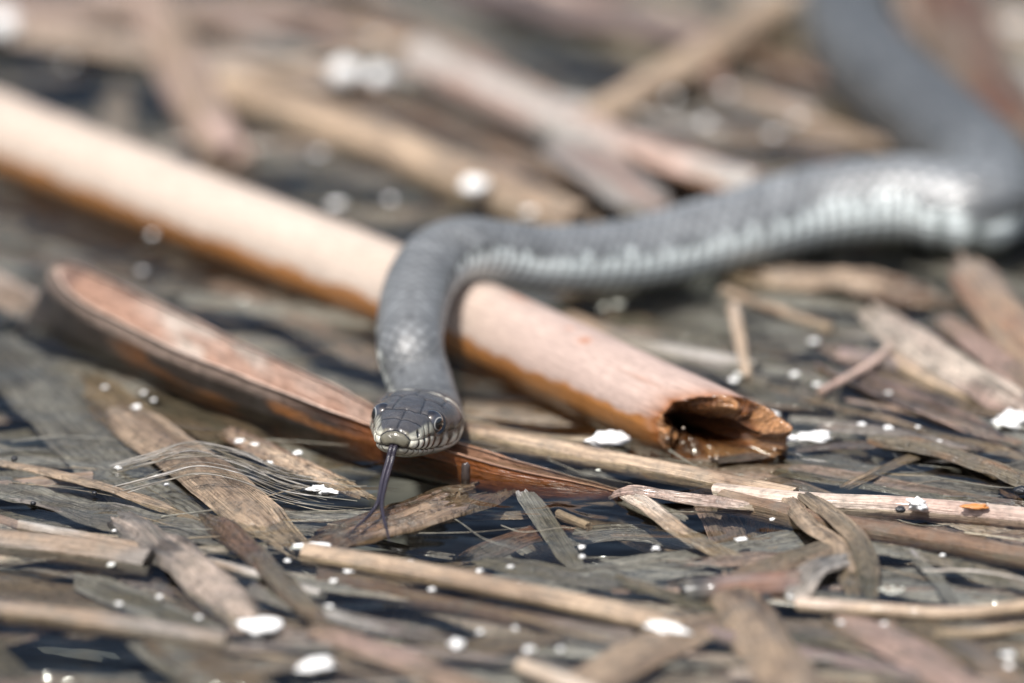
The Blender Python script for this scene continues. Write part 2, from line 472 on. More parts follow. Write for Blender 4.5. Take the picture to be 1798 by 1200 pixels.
# ------------------------------------------------------------------ the main hollow reed
def build_main_reed():
    pts = [(-120, 192, .38), (0, 238, .38), (345, 374, .38), (690, 507, .38), (920, 606, .37), (1140, 708, .35), (1345, 797, .33)]
    W = pts3(pts)
    path = Path(W)
    r = .79
    root = empty('hollow_reed', W[3] * [1, 1, 0] + [0, 0, -.64], 'long thick pale reed stem the snake lies across, its broken end hollow and rotten', 'reed')
    n = 120
    ph = np.linspace(0, 2 * np.pi, n, endpoint=False)   # 0 = side, pi/2 = up
    # at() gives side = t x z : for a reed running to the right and nearer, side points towards the camera
    L = path.L
    # length of the wall for every angle: the camera-side wall is broken away, the far wall reaches on
    near = np.cos(ph)      # +1 camera side
    endL = L - .35 - .86 * (near + 1) + .30 * (fbm(np.cos(ph) * 2.5 + 4, np.sin(ph) * 2.5, 3, 4) - .5) * 2
    m = 330
    u = np.linspace(0, 1, m) ** .8
    s = u[:, None] * endL[None, :]
    p, t, side, nor = path.at(s)
    node_s = [np.interp(110, [p_[0] for p_ in pts], path.s[np.linspace(0, len(path.s) - 1, len(pts)).astype(int)])]
    rr = r * (1 + .03 * (fbm(s * .5, ph * 1.1, 11) - .5)) + 0 * ph
    for ns in node_s:
        rr = rr * (1 + .05 * np.exp(-((s - ns) / .12) ** 2) - .03 * np.exp(-((s - ns - .3) / .12) ** 2))
    back = endL[None] - s
    rr = rr * (1 - .10 * np.exp(-back / .25) * (1 + fbm(s * 3, ph * 3, 14)) + .05 * (fbm(s * 4, ph * 4, 15) - .5) * np.exp(-back / .5))
    V = p + side * (rr * np.cos(ph))[..., None] + nor * (rr * np.sin(ph))[..., None]
    pale = mix(np.array((.40, .325, .265)), np.array((.47, .395, .335)), fbm(s * .3, ph * 2, 20))
    pinky = mix(pale, np.array((.40, .30, .262)), sstep(L * .55, L * .8, s) * .85)
    up = np.sin(ph) + .0 * s
    zz = V[..., 2]
    wl = .47 + .22 * (fbm(s * 1.3, ph * .2, 22) - .5) + .10 * (fbm(s * 4.5, ph * .3, 23) - .5)
    stain = sstep(.05, -.04, zz - wl)
    wetc = mix(np.array((.40, .17, .045)), np.array((.26, .11, .035)), fbm(s * .9, ph * 3, 25))
    col = mix(pinky, wetc, stain)
    scar = 0 * s
    for (ss, aa, ls, la, k) in [(.70, 1.75, .28, .10, .8), (.80, 1.3, .12, .12, .9), (.775, 1.45, .06, .07, .7), (.60, 1.1, .1, .06, .3), (.88, 1.0, .5, .05, .35)]:
        d = ((s - ss * L) / ls) ** 2 + ((ph - aa) / la) ** 2
        scar = np.maximum(scar, k * np.exp(-d * (1 + .8 * (noise(s * 9, ph * 9, 31) - .5))))
    col = mix(col, np.array((.34, .13, .06)), np.clip(scar, 0, 1))
    edge = np.exp(-np.maximum(back - .06 * fbm(s * 6, ph * 6, 41), 0) / .22)
    col = mix(col, np.array((.26, .09, .022)), np.clip(edge * 1.15, 0, 1))
    col = mix(col, np.array((.03, .02, .015)), sstep(.72, .85, fbm(s * 5, ph * 5, 43)) * sstep(.5, .05, back))
    grain = 1 - .16 * sstep(.45, .8, noise(s * .6, ph * 30, 44)) * sstep(L * .5, L * .75, s)
    col = col * grain[..., None]
    fib = np.stack([s, r * np.abs(ph - np.pi) + 0 * s, 0 * s], -1)
    wet = np.clip(.12 + .7 * stain + edge * .8, 0, 1)
    obj('stem_wall', V, grid_faces(m, n, True), M_MAIN, root, col=col, fib=fib, wet=wet)
    # rotten lining: a lumpy thick ring from the broken edge back into the hollow
    k = 70
    q = np.linspace(0, 1, k)[:, None]
    ri = .30 - .06 * near[None]
    lump = fbm(np.cos(ph[None]) * 2.6 + 7 + 0 * q, np.sin(ph[None]) * 2.6 + 7 + q * 7, 51, 4)
    depth = endL[None] + .04 - .25 * sstep(.05, .35, q) - 2.6 * np.clip((q - .32) / .68, 0, 1) ** 1.2 + .30 * (lump - .5) * sstep(0, .1, q)
    bulge = np.sin(np.clip(q / .30, 0, 1) * np.pi) * .22
    depth = depth + bulge * (1.6 * lump - .3)
    rad = r * 0.965 + (ri - r * .965) * sstep(0, .34, q) + .22 * (lump - .5) * sstep(0, .12, q) - .05 * sstep(.3, 1, q)
    p, t, side, nor = path.at(depth)
    V2 = p + side * (rad * np.cos(ph))[..., None] + nor * (rad * np.sin(ph))[..., None]
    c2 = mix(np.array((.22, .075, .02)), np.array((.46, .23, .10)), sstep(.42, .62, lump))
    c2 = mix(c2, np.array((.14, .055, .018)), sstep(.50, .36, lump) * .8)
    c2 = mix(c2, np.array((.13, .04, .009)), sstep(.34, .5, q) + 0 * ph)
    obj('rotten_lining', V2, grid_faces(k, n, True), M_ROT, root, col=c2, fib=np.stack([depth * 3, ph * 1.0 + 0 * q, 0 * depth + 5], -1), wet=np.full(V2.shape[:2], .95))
    # plug deep in the hollow so that no light leaks in
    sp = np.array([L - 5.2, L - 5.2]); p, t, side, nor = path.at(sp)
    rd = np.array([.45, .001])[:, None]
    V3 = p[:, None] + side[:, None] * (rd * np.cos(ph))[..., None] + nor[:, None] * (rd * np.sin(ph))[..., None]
    obj('light_plug', V3, grid_faces(2, n, True), M_ROT, root, col=np.full(V3.shape, .08), fib=V3, wet=.5)
    floater(W, r * .80, .07, True)
build_main_reed()

# ------------------------------------------------------------------ the split half reed under the snake's head
def build_half_reed():
    near = [(96, 472, .98), (128, 516, .96), (200, 558, .92), (320, 617, .84), (440, 664, .74), (560, 712, .61), (650, 745, .47), (800, 795, .36), (930, 829, .24), (1030, 850, .11), (1092, 864, -.04)]
    far = [(97, 463, 1.0), (135, 466, 1.04), (250, 518, 1.0), (370, 577, .9), (490, 632, .78), (590, 680, .65), (670, 722, .50), (815, 782, .34), (940, 820, .20), (1033, 846, .06), (1094, 862, -.08)]
    Nn, Ff = catmull(pts3(near), 16), catmull(pts3(far), 16)
    n = len(Nn)
    u = np.linspace(0, 1, n)
    m = 44
    t = np.linspace(0, 1, m)[None, :]
    mid = (Nn + Ff) / 2; hv = (Nn - Ff) / 2
    depth = np.interp(u, [0, .1, .55, .75, 1], [1.15, 1.25, .92, .62, .12])
    A = np.pi * t
    nearbias = .12 * np.sin(A)
    V = mid[:, None] - hv[:, None] * np.cos(A)[..., None] * (1 + .0) + np.array([0, 0, -1.0]) * (np.abs(np.sin(A)) ** .85 * depth[:, None])[..., None]
    V[..., 0] -= (.75 * np.sin(A) * np.exp(-u[:, None] / .07)); V[..., 1] -= (.75 * np.sin(A) * np.exp(-u[:, None] / .07))
    s = u[:, None] * 11 + 0 * t
    V[..., 2] += .03 * (fbm(s * 2, t * 5, 3) - .5)
    th = .05 + .03 * noise(s * 2, t * 4, 4)
    # orientation: columns run far -> near through the bottom, so the normal points up and inside
    Vt = V
    du = np.gradient(Vt, axis=0); dv = np.gradient(Vt, axis=1)
    nn = np.cross(du, dv); nn /= np.linalg.norm(nn, axis=-1, keepdims=True) + 1e-9
    flip = np.sign((nn[..., 2] * np.sin(A)).mean())
    inner = Vt; outer = Vt - nn * flip * th[..., None]
    k = n * m
    F = [grid_faces(n, m, False, 0, flip < 0), grid_faces(n, m, False, k, flip > 0)]
    idx = np.arange(k).reshape(n, m)
    loop = np.concatenate([idx[0, :-1], idx[:-1, -1], idx[-1, :0:-1], idx[:0:-1, 0]]); l2 = np.roll(loop, -1)
    F.append(np.stack([loop, l2, l2 + k, loop + k], -1))
    f1 = fbm(s * 1.1, t * 3, 61, 4)
    cin = mix(np.array((.62, .46, .38)), np.array((.50, .31, .23)), sstep(.35, .65, f1))
    cin = mix(cin, np.array((.16, .10, .085)), sstep(.60, .72, fbm(s * 1.3, t * 6, 64, 3)) * .75)
    cin = mix(cin, np.array((.74, .66, .58)), sstep(.62, .75, fbm(s * 1.0, t * 7, 67, 3)) * .8)
    rimn = sstep(.985, 1.0, t) + sstep(.015, 0, t) + 0 * s
    cin = mix(cin, np.array((.72, .55, .44)), rimn * .7)
    bandw = .055 + .05 * (fbm(s * .9, t * 0, 71) - .5) + 0 * t
    hgt = 1 - t                      # 0 at the near rim
    upper = sstep(.015, -.015, hgt - bandw)
    cout = mix(np.array((.012, .011, .010)), np.array((.035, .024, .016)), fbm(s * 1.2, t * 8, 73, 3))
    orange = sstep(.63, .74, fbm(s * .8, t * 10, 75, 3)) * sstep(1.5, 3.5, s)
    cout = mix(cout, np.array((.24, .09, .02)), orange * .8)
    cup = mix(np.array((.20, .145, .115)), np.array((.36, .275, .225)), fbm(s * 1.5, t * 9, 77, 3))
    cup = mix(cup, np.array((.06, .03, .02)), sstep(4.4, 5.6, s))
    cout = mix(cout, cup, upper)
    red = sstep(5.6, 7.2, s)
    cout = mix(cout, mix(np.array((.34, .11, .02)), np.array((.20, .055, .015)), fbm(s * 3, t * 12, 79)), red * sstep(.42, .30, hgt) * .95)
    cin = mix(cin, np.array((.30, .13, .05)), red * .6)
    col = np.concatenate([cin.reshape(-1, 3), cout.reshape(-1, 3)])
    fib = np.stack([s, t * 2.4 + 0 * s, 0 * s + 40], -1).reshape(-1, 3)
    wet = np.concatenate([np.full(k, .3), (.55 + .4 * red + 0 * t).ravel()])
    obj('split_reed', np.concatenate([inner.reshape(-1, 3), outer.reshape(-1, 3)]), np.concatenate(F), M_SPLIT,
        label='split reed trough, black outside and pale inside, under the snake\'s head', cat='reed',
        col=col, fib=np.concatenate([fib, fib]), wet=wet)
    wl = [(60, 590, 0), (300, 685, 0), (640, 782, 0), (800, 830, 0), (950, 850, 0), (1085, 864, 0)]
    floater([(p_[0], p_[1] - 18, 0) for p_ in wl], .42, .10)
build_half_reed()

# ------------------------------------------------------------------ the snake
def build_snake():
    tip = P(691, 779, 1.14)
    yaw, pit, rol = math.radians(12), math.radians(14), math.radians(4)
    fw = np.array([-math.sin(yaw) * math.cos(pit), -math.cos(yaw) * math.cos(pit), math.sin(pit)])
    lf = np.array([math.cos(yaw), -math.sin(yaw), 0.0])
    upv = np.cross(fw, lf)
    lf, upv = lf * math.cos(rol) - upv * math.sin(rol), upv * math.cos(rol) + lf * math.sin(rol)
    def H(l):
        l = np.asarray(l, float)
        l = l * np.array([1.0, 1.04, 1.03])
        return tip + l[..., 0:1] * fw + l[..., 1:2] * lf + l[..., 2:3] * upv
    root = empty('grass_snake', [tip[0], tip[1] + 3, 0], 'grey grass snake sliding over the reeds with its forked tongue out', 'snake')
    # ---- rings of the head in its own space: X forward, Y the snake's left, Z up
    st = np.array([  # X, half width, top, bottom, centre
        (.000, .0005, .0655, .0645, .065), (-.008, .10, .13, -.01, .06), (-.03, .175, .175, -.06, .055), (-.07, .245, .22, -.11, .05), (-.14, .315, .265, -.17, .045),
        (-.25, .375, .31, -.225, .04), (-.45, .445, .385, -.285, .05), (-.70, .505, .47, -.33, .06), (-1.0, .570, .555, -.36, .08), (-1.35, .685, .625, -.37, .09),
        (-1.75, .790, .655, -.365, .10), (-2.05, .775, .65, -.36, .11), (-2.35, .70, .62, -.37, .12), (-2.7, .62, .585, -.38, .12), (-3.0, .585, .565, -.40, .10)])
    dense = catmull(st, 26)
    al = np.concatenate([[0], np.cumsum(np.hypot(np.diff(dense[:, 0]), np.diff(dense[:, 1])))])
    nh = 230
    aa = np.linspace(0, al[-1], nh)
    R = np.stack([np.interp(aa, al, dense[:, k]) for k in range(5)], -1)
    Aarc = aa                                                        # arc length along the outline
    nphi = 232
    ph = -np.pi / 2 + np.linspace(0, 2 * np.pi, nphi, endpoint=False)
    ex = np.interp(R[:, 0], [-3, -2.4, -1.6, -.3, 0], [2.0, 2.15, 2.45, 2.35, 2.0])[:, None]
    c, s_ = np.cos(ph), np.sin(ph)
    yy = R[:, 1:2] * np.sign(c) * np.abs(c) ** (2 / ex)
    zz = np.where(s_ > 0, R[:, 4:5] + (R[:, 2:3] - R[:, 4:5]) * np.abs(s_) ** (2 / ex), R[:, 4:5] - (R[:, 4:5] - R[:, 3:4]) * np.abs(s_) ** (2 / ex))
    XX = R[:, 0:1] + 0 * yy
    # cheeks below the canthus drawn in a little, brow over the eye
    a = np.abs(yy) + (Aarc[:, None] - R[:, 1:2])
    zm = np.interp(a, [0, .4, 1.0, 1.5, 1.9, 2.25, 2.6], [-.075, -.10, -.155, -.165, -.11, .0, .10])
    zr = zz - zm
    disp = np.zeros_like(yy)
    dk = np.zeros_like(yy)            # darkness of seams
    def seam(u, v, pl, wd, mask, deep=.014, strength=1.0):
        nonlocal disp, dk
        d = np.full(u.shape, 9.0)
        wl = np.asarray(wd, float) if np.ndim(wd) else np.full(len(pl), wd)
        best = np.full(u.shape, wl[0])
        for i in range(len(pl) - 1):
            x0, y0 = pl[i]; x1, y1 = pl[i + 1]
            dx, dy = x1 - x0, y1 - y0
            tt = np.clip(((u - x0) * dx + (v - y0) * dy) / (dx * dx + dy * dy + 1e-9), 0, 1)
            dd = np.hypot(u - x0 - tt * dx, v - y0 - tt * dy)
            ww = wl[i] + (wl[i + 1] - wl[i]) * tt
            best = np.where(dd < d, ww, best); d = np.minimum(d, dd)
        f = np.exp(-(d / (best * .85)) ** 4) * mask
        disp = disp - deep * 1.3 * np.exp(-(d / np.maximum(best * 1.5, .035)) ** 2) * mask
        dk = np.maximum(dk, f * strength)
    headm = (XX > -2.25).astype(float)
    frac = (zz - R[:, 4:5]) / (R[:, 2:3] - R[:, 4:5] + 1e-6)
    topm = sstep(.60, .75, frac) * headm
    ay = np.abs(yy)
    for pl, wd in [([(-.10, 0), (-.78, 0)], .022), ([(-.42, 0), (-.42, .22), (-.47, .40)], .02), ([(-.78, 0), (-.73, .18), (-.80, .27), (-.82, .5)], .02),
                   ([(-.80, .25), (-1.36, .20), (-1.52, 0)], .02), ([(-1.36, .20), (-1.42, .52)], .02), ([(-1.52, 0), (-2.15, 0)], .018),
                   ([(-1.42, .48), (-1.8, .50), (-2.15, .33), (-2.2, 0)], .022)]:
        seam(XX, ay, pl, wd, topm, .014, .75)
    latm = (1 - topm) * headm
    seam(a, zr, [(0, 0), (.5, 0), (1.2, 0), (2.25, 0)], [.024, .022, .016, .02], latm, .02)
    seam(a, zr, [(.23, .0), (.30, .17), (.17, .27), (0, .315)], .017, headm * sstep(-.5, -.2, XX))
    seam(a, zr, [(.30, .17), (.6, .205), (1.0, .27), (1.12, .24), (1.35, .235), (1.6, .27), (2.1, .24)], .015, latm, .012, .7)
    for (b, wd0, wd1, up_) in [(.50, .012, .020, .19), (.69, .016, .026, .21), (.88, .026, .034, .25), (1.10, .022, .03, .25), (1.36, .05, .034, .25), (1.66, .075, .045, .27), (1.98, .055, .04, .24)]:
        seam(a, zr, [(b + .03, up_), (b + .015, up_ * .5), (b - .05, 0.0)], [wd0 * 2.3, wd1 * 1.9, .022], latm)
    for b in (.30, .46, .63, .82, 1.02, 1.26):
        seam(a, zr, [(b, .0), (b - .05, -.16)], [.022, .012], latm, .012, .9)
    seam(a, zr, [(0, -.15), (.6, -.165), (1.4, -.17)], .012, headm, .01, .35)
    seam(a, zr, [(0, 0), (0, -.3)], .012, headm * (zr < 0), .01, .5)
    seam(a, zr, [(.17, .27), (.36, .365), (.70, .46), (.95, .55)], .016, latm, .010, .55)
    seam(a, zr, [(.70, .21), (.68, .45)], .018, latm, .012, .8)
    seam(a, zr, [(.86, .26), (.86, .52)], [.022, .03], latm, .012, .9)
    nost = np.exp(-(((a - .49) / .05) ** 2 + ((zr - .285) / .065) ** 2) ** 2)
    disp = disp - .05 * nost
    # tongue notch in the lip under the rostral
    notch = np.exp(-((a / .10) ** 2 + ((zr - .0) / .055) ** 2))
    disp = disp - .05 * notch
    # eye socket
    eyeX, eyeY, eyeZ, eyeR = -.975, .415, .300, .205
    de = np.sqrt((XX - eyeX) ** 2 + (ay - eyeY - .12) ** 2 * .6 + (zz - eyeZ) ** 2)
    disp = disp - .06 * np.exp(-(de / .17) ** 4) + .025 * np.exp(-((de - .235) / .05) ** 2)
    # ---- colours of the head
    top_c = np.array((.055, .053, .054)); lip_c = np.array((.70, .68, .57)); snout_c = np.array((.13, .12, .088)); nas_c = np.array((.27, .265, .22))
    chin_c = np.array((.52, .51, .43)); temp_c = np.array((.075, .075, .08))
    colr = np.broadcast_to(top_c, yy.shape + (3,)).copy()
    mott = fbm(XX * 7, yy * 7 + zz * 5, 91, 3)
    lipzone = sstep(.27, .21, zr - .05 * sstep(.9, 1.2, a))
    side_c = mix(nas_c, temp_c, sstep(.95, 1.15, a))
    colr = mix(colr, side_c, (1 - sstep(.36, .44, zr - .06 * sstep(.3, .9, a))) * (1 - topm))
    colr = mix(colr, lip_c, lipzone)
    # dark spotting above the rear lip plates
    colr = mix(colr, np.array((.03, .025, .02)), lipzone * sstep(1.35, 1.7, a) * sstep(.10, .22, zr) * sstep(.35, .6, mott))
    colr = mix(colr, temp_c * .9, sstep(.10, .22, zr) * lipzone * sstep(.75, .95, a) * .35)
    inrost = sstep(.32, .26, a + .4 * np.maximum(zr - .17, 0)) * sstep(.33, .28, zr) * sstep(-.02, .02, zr)
    colr = mix(colr, snout_c, inrost)
    colr = mix(colr, chin_c, sstep(-.0, -.06, zr))
    colr = colr * (.62 + .76 * mott)[..., None]
    disp = disp + .012 * (fbm(XX * 16, yy * 16, 93, 3) - .5) * topm
    colr = mix(colr, np.array((.008, .008, .009)), np.clip(dk, 0, 1))
    colr = mix(colr, np.array((.012, .012, .014)), np.exp(-((de - .2) / .075) ** 2) * latm)
    colr = mix(colr, np.array((.006, .006, .006)), np.clip(nost * 1.6 + notch * 1.3, 0, 1))
    # ---- body path
    neck_pts = [H(np.array([x_, 0, np.interp(x_, [-3, -2.4, -2], [.085, .12, .13])])) for x_ in (-2.4, -2.7, -3.0)]
    bp = [(736, 668, .66), (721, 618, 1.04), (722, 560, 1.28), (736, 502, 1.49), (768, 458, 1.62), (815, 440, 1.63), (880, 446, 1.34), (960, 457, 1.0), (1100, 450, .66), (1250, 416, .62), (1400, 374, .66),
          (1510, 356, .72), (1600, 352, .74), (1675, 366, .68), (1722, 368, .62), (1738, 335, .60), (1715, 290, .56), (1668, 245, .54), (1598, 180, .54), (1530, 115, .54), (1492, 55, .54), (1488, -10, .52), (1530, -80, .45), (1620, -140, .35)]
    W = np.vstack([neck_pts, pts3(bp)])
    path = Path(W, smooth=10)
    s_h = np.linalg.norm(W[2] - W[0])
    # the rear head rings (X < -2.4) give way to the swept body
    nb = 1500
    sb = np.concatenate([np.linspace(s_h, 14, 760, endpoint=False), np.linspace(14, path.L, nb - 760)])
    rad = np.interp(sb, [0, 1.5, 4, 7, 10, 15, 20, 26, 34, 50], [.555, .575, .61, .63, .70, .84, .93, .86, .74, .66])
    e = .25
    def at(q): return np.stack([np.interp(np.clip(q, 0, path.L), path.s, path.q[:, k]) for k in range(3)], -1)
    pb = at(sb); tb = at(sb + e) - at(sb - e); tb /= np.linalg.norm(tb, axis=1, keepdims=True)
    for _ in range(6): tb[1:-1] = (tb[:-2] + tb[1:-1] * 2 + tb[2:]); tb /= np.linalg.norm(tb, axis=1, keepdims=True)
    # snake's left: looking along the path away from the head, up is dorsal
    zlock = np.array([0, 0, 1.0])
    lfb = np.cross(tb, zlock); lfb /= np.linalg.norm(lfb, axis=1, keepdims=True)    # t x z, t runs tailwards
    lfb = np.where((lfb @ lf)[:1, None] * 0 + 1 > 0, lfb, lfb)
    if np.dot(lfb[0], lf) < 0: lfb = -lfb
    wgt = np.exp(-(sb - s_h) / .8)[:, None]
    lfb = lfb * (1 - wgt) + lf * wgt; lfb -= tb * np.sum(lfb * tb, 1, keepdims=True); lfb /= np.linalg.norm(lfb, axis=1, keepdims=True)
    upb = np.cross(lfb, tb); 
    if np.dot(upb[0], upv) < 0: upb = -upb
    s_t = path.s[np.argmin(np.linalg.norm(path.q[:, :3] - P(1738, 335, .6), axis=1))]
    rho = np.radians(np.interp(sb, [0, 5, 9, s_t - 2, s_t + 1, 90], [0, 0, 15, 15, -6, -6])) * -lfb[:, 1]
    cr, sr = np.cos(rho)[:, None], np.sin(rho)[:, None]
    lfb, upb = lfb * cr + upb * sr, upb * cr - lfb * sr
    cosp, sinp = np.cos(ph), np.sin(ph)
    exb = np.interp(sb, [0, 4], [2.0, 2.12])[:, None]
    yb = rad[:, None] * np.sign(cosp) * np.abs(cosp) ** (2 / exb)
    flatb = np.where(sinp < 0, .86, .95)
    zb = rad[:, None] * np.sign(sinp) * np.abs(sinp) ** (2 / exb) * flatb
    # blend the ring shape from the last head ring
    hw = np.exp(-((sb - s_h) / .9))[:, None]
    yb = yb * (1 - hw) + yy[-1] * hw
    zb = zb * (1 - hw) + (zz[-1] - R[-1, 4]) * hw
    # ---- one skin: head rings then body rings
    Vh = H(np.stack([XX, yy, zz], -1))
    Vb = pb[:, None] + lfb[:, None] * yb[..., None] + upb[:, None] * zb[..., None]
    V = np.concatenate([Vh, Vb[1:]])
    sm_n = nh
    # smooth the join
    for _ in range(25):
        seg = V[nh - 12:nh + 26].copy(); seg[1:-1] = .25 * seg[:-2] + .5 * seg[1:-1] + .25 * seg[2:]; V[nh - 12:nh + 26] = seg
    n = len(V)
    ring_s = np.concatenate([[0], np.cumsum(np.linalg.norm(np.diff(V.mean(1), axis=0), axis=1))])
    du = np.gradient(V, axis=0); dv = np.roll(V, -1, 1) - np.roll(V, 1, 1)
    nn = np.cross(dv, du); nn /= np.linalg.norm(nn, axis=-1, keepdims=True) + 1e-9
    ctr = V.mean(1, keepdims=True)
    if ((nn * (V - ctr)).sum(-1)).mean() < 0: nn = -nn
    # ---- scales
    s0 = ring_s[np.argmin(np.abs(R[:, 0] + 2.2))]
    ell = np.interp(ring_s, [0, 4, 9, 16, 24, 60], [.15, .17, .22, .30, .38, .40])
    U = np.concatenate([[0], np.cumsum(np.diff(ring_s) / ell[1:])])[:, None]
    ang = np.degrees(ph); ang = np.where(ang > 180, ang - 360, ang)
    angd = ang[None, :] + 0 * U              # -90 belly, 90 back
    fromback = np.abs(((angd - 90 + 180) % 360) - 180)     # 0 on the back .. 180 belly
    vrow = fromback / 13.2
    p1, q1 = U + vrow * .5, U - vrow * .5
    fp, fq = p1 - np.floor(p1), q1 - np.floor(q1)
    dia = np.maximum(np.abs(fp - .5), np.abs(fq - .5)) * 2
    hs = (1 - dia ** 2.5) * .8 + .35 * np.exp(-((fp - fq) / .16) ** 2)
    bodym = (sstep(s0, s0 + .25, ring_s)[:, None]) + 0 * vrow
    ventral = sstep(122, 132, fromback)
    sv = U - np.floor(U)
    hv = sv ** .7
    amp = np.interp(ring_s, [0, 4, 12, 25], [.016, .007, .016, .032])[:, None]
    dsp = np.zeros(V.shape[:2]); dsp[:nh] = disp
    dsp = dsp + bodym * amp * (hs * (1 - ventral) + hv * ventral * .9)
    V = V + nn * dsp[..., None]
    s_turn = ring_s[np.argmin(np.linalg.norm(V.mean(1) - P(1738, 335, .6), axis=1))]
    # body colours
    tone = fbm(U * .6, vrow * .7, 101, 3)
    dors = mix(np.array((.120, .127, .130)), np.array((.18, .190, .195)), tone)
    cell = hash2(np.floor(p1), np.floor(q1), 77)
    dors = dors * (.80 + .4 * cell)[..., None]
    dors = mix(dors, np.array((.03, .03, .03)), (cell > .965) * sstep(.9, .6, dia) * .7)
    dors = dors * (.35 + .7 * (1 - dia ** 4))[..., None]
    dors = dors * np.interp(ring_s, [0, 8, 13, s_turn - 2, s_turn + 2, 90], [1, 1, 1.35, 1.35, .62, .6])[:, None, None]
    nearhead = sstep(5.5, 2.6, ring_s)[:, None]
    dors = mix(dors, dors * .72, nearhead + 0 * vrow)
    bars = sstep(.60, .80, noise(U * .33, fromback * 0 + 3, 105)) * sstep(58, 74, fromback)
    dors = mix(dors, np.array((.035, .037, .036)), bars * .6)
    lat = sstep(76, 88, fromback - np.interp(ring_s, [0, s_turn - 1.5, s_turn + .8, 90], [0, 0, 34, 34])[:, None] + 10 * (noise(U * .5, vrow * .3, 107) - .5) + 22 * (cell - .5))
    belly = mix(np.array((.60, .67, .67)), np.array((.74, .79, .78)), tone)
    belly = mix(belly, np.array((.62, .60, .50)), sstep(7, 3, ring_s)[:, None] * .7 + 0 * vrow)
    gap = np.exp(-((sv - .06) / .2) ** 2) + np.exp(-((sv - 1.06) / .2) ** 2)
    belly = mix(belly, np.array((.055, .07, .07)), np.clip(gap, 0, 1) * .88)
    dark_u = sstep(158, 170, fromback) * .6
    belly = mix(belly, np.array((.05, .055, .06)), dark_u)
    bc = mix(dors, belly, lat)
    # pale collar and the dark patch behind it
    Xr = np.concatenate([R[:, 0], -3 - np.arange(1, n - nh + 1) * .03])[:, None]
    cx = Xr + .22 * (1 - np.clip(fromback / 90, 0, 1)) ** 1.0 * 0 + .0009 * fromback
    collar = np.exp(-((Xr + 1.86 + .0030 * fromback) / .055) ** 2) * sstep(4, 16, fromback) * sstep(125, 105, fromback)
    side_white = np.exp(-((Xr + 2.55) / .22) ** 2) * sstep(78, 95, fromback)
    blk = np.exp(-((Xr + 2.22 + .0025 * fromback) / .15) ** 2) * sstep(15, 30, fromback) * sstep(95, 80, fromback)
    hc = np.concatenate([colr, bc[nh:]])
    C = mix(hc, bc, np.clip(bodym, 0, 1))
    C = mix(C, np.array((.02, .02, .022)), blk * .85)
    C = mix(C, np.array((.66, .65, .56)), np.clip(collar * .95 + side_white * .9, 0, 1))
    wetv = np.clip(.62 - .1 * bodym - .95 * bodym * np.interp(ring_s, [0, 3, 9, 12], [1, 1, 1, 0])[:, None], -.6, 1)
    k = n - 1
    # close the hidden tail end
    F = grid_faces(n, nphi, True)
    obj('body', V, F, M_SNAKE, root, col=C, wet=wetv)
    # ---- eyes
    for sg in (1, -1):
        un, vn = 40, 56
        uu = np.linspace(0, np.pi, un)[:, None]; vv = np.linspace(0, 2 * np.pi, vn, endpoint=False)[None, :]
        ax = np.array([.50, .85 * sg, .02]); ax = ax / np.linalg.norm(ax)
        b1 = np.cross(ax, [0, 0, 1.0]); b1 /= np.linalg.norm(b1); b2 = np.cross(b1, ax)
        Lc = np.array([eyeX, eyeY * sg, eyeZ])
        loc = Lc + eyeR * (ax * np.cos(uu)[..., None] + b1 * (np.sin(uu) * np.cos(vv))[..., None] + b2 * (np.sin(uu) * np.sin(vv))[..., None])
        d = np.sin(uu) + 0 * vv
        front = (np.cos(uu) > 0) + 0 * vv
        ec = np.broadcast_to(np.array((.035, .037, .045)), d.shape + (3,)).copy()
        ec = mix(ec, np.array((.004, .004, .005)), sstep(.50, .45, d) * front)
        ec = mix(ec, np.array((.62, .62, .58)), np.exp(-((d - .52) / .03) ** 2) * front * .6)
        ec = mix(ec, np.array((.012, .012, .014)), sstep(.72, .9, d))
        obj('eye', H(loc), grid_faces(un, vn, True, 0, sg < 0), M_EYE, root, col=ec, wet=.5)
    # ---- tongue: two strands side by side that part into the fork
    strands = []
    base = H(np.array([-.25, 0, -.075])); mouth = H(np.array([.0, 0, -.085]))
    mid = [P(685, 808, .88), P(675, 843, .66), P(667, 882, .44)]
    for sg, tail in ((1, [P(673, 908, .31), P(680, 935, .24), P(684, 952, .17)]), (-1, [P(650, 903, .33), P(632, 921, .27), P(610, 939, .19)])):
        off = np.array([.034 * sg, 0, 0])
        q = Path(np.vstack([base + off, mouth + off, [m_ + off for m_ in mid], tail]))
        m = 90
        ss = np.linspace(0, q.L, m)
        rr = np.interp(ss / q.L, [0, .25, .6, .72, .9, .985, 1], [.046, .046, .040, .031, .018, .010, .002])
        p_, t_, sd, nr = q.at(ss)
        sd = np.broadcast_to(np.array([1.0, 0, 0]), p_.shape); sd = sd - t_ * np.sum(sd * t_, 1, keepdims=True); sd /= np.linalg.norm(sd, axis=1, keepdims=True)
        nr = np.cross(sd, t_)
        v_ = np.linspace(0, 2 * np.pi, 20, endpoint=False)
        strands.append(p_[:, None] + sd[:, None] * (rr[:, None] * np.cos(v_))[..., None] + nr[:, None] * (rr[:, None] * np.sin(v_) * 1.2)[..., None])
    k = strands[0].shape[0] * 20
    VT = np.concatenate([x.reshape(-1, 3) for x in strands])
    FT = np.concatenate([grid_faces(90, 20, True), grid_faces(90, 20, True, k)])
    ct = np.tile(np.array((.022, .018, .027)), (len(VT), 1)) * (.8 + .4 * noise(VT[:, 2] * 12, VT[:, 0] * 12, 5))[:, None]
    obj('tongue', VT, FT, M_TONGUE, root, col=ct)
    cam_data.dof.focus_distance = float(np.dot(H(np.array([-.45, .25, .2])) - CAM, [0, CP, -SP]) * S)
    for i in range(2, len(W) - 1, 1):
        if 14 < i < 26: pass
    floater(W[10:], .78, .10, True)
build_snake()

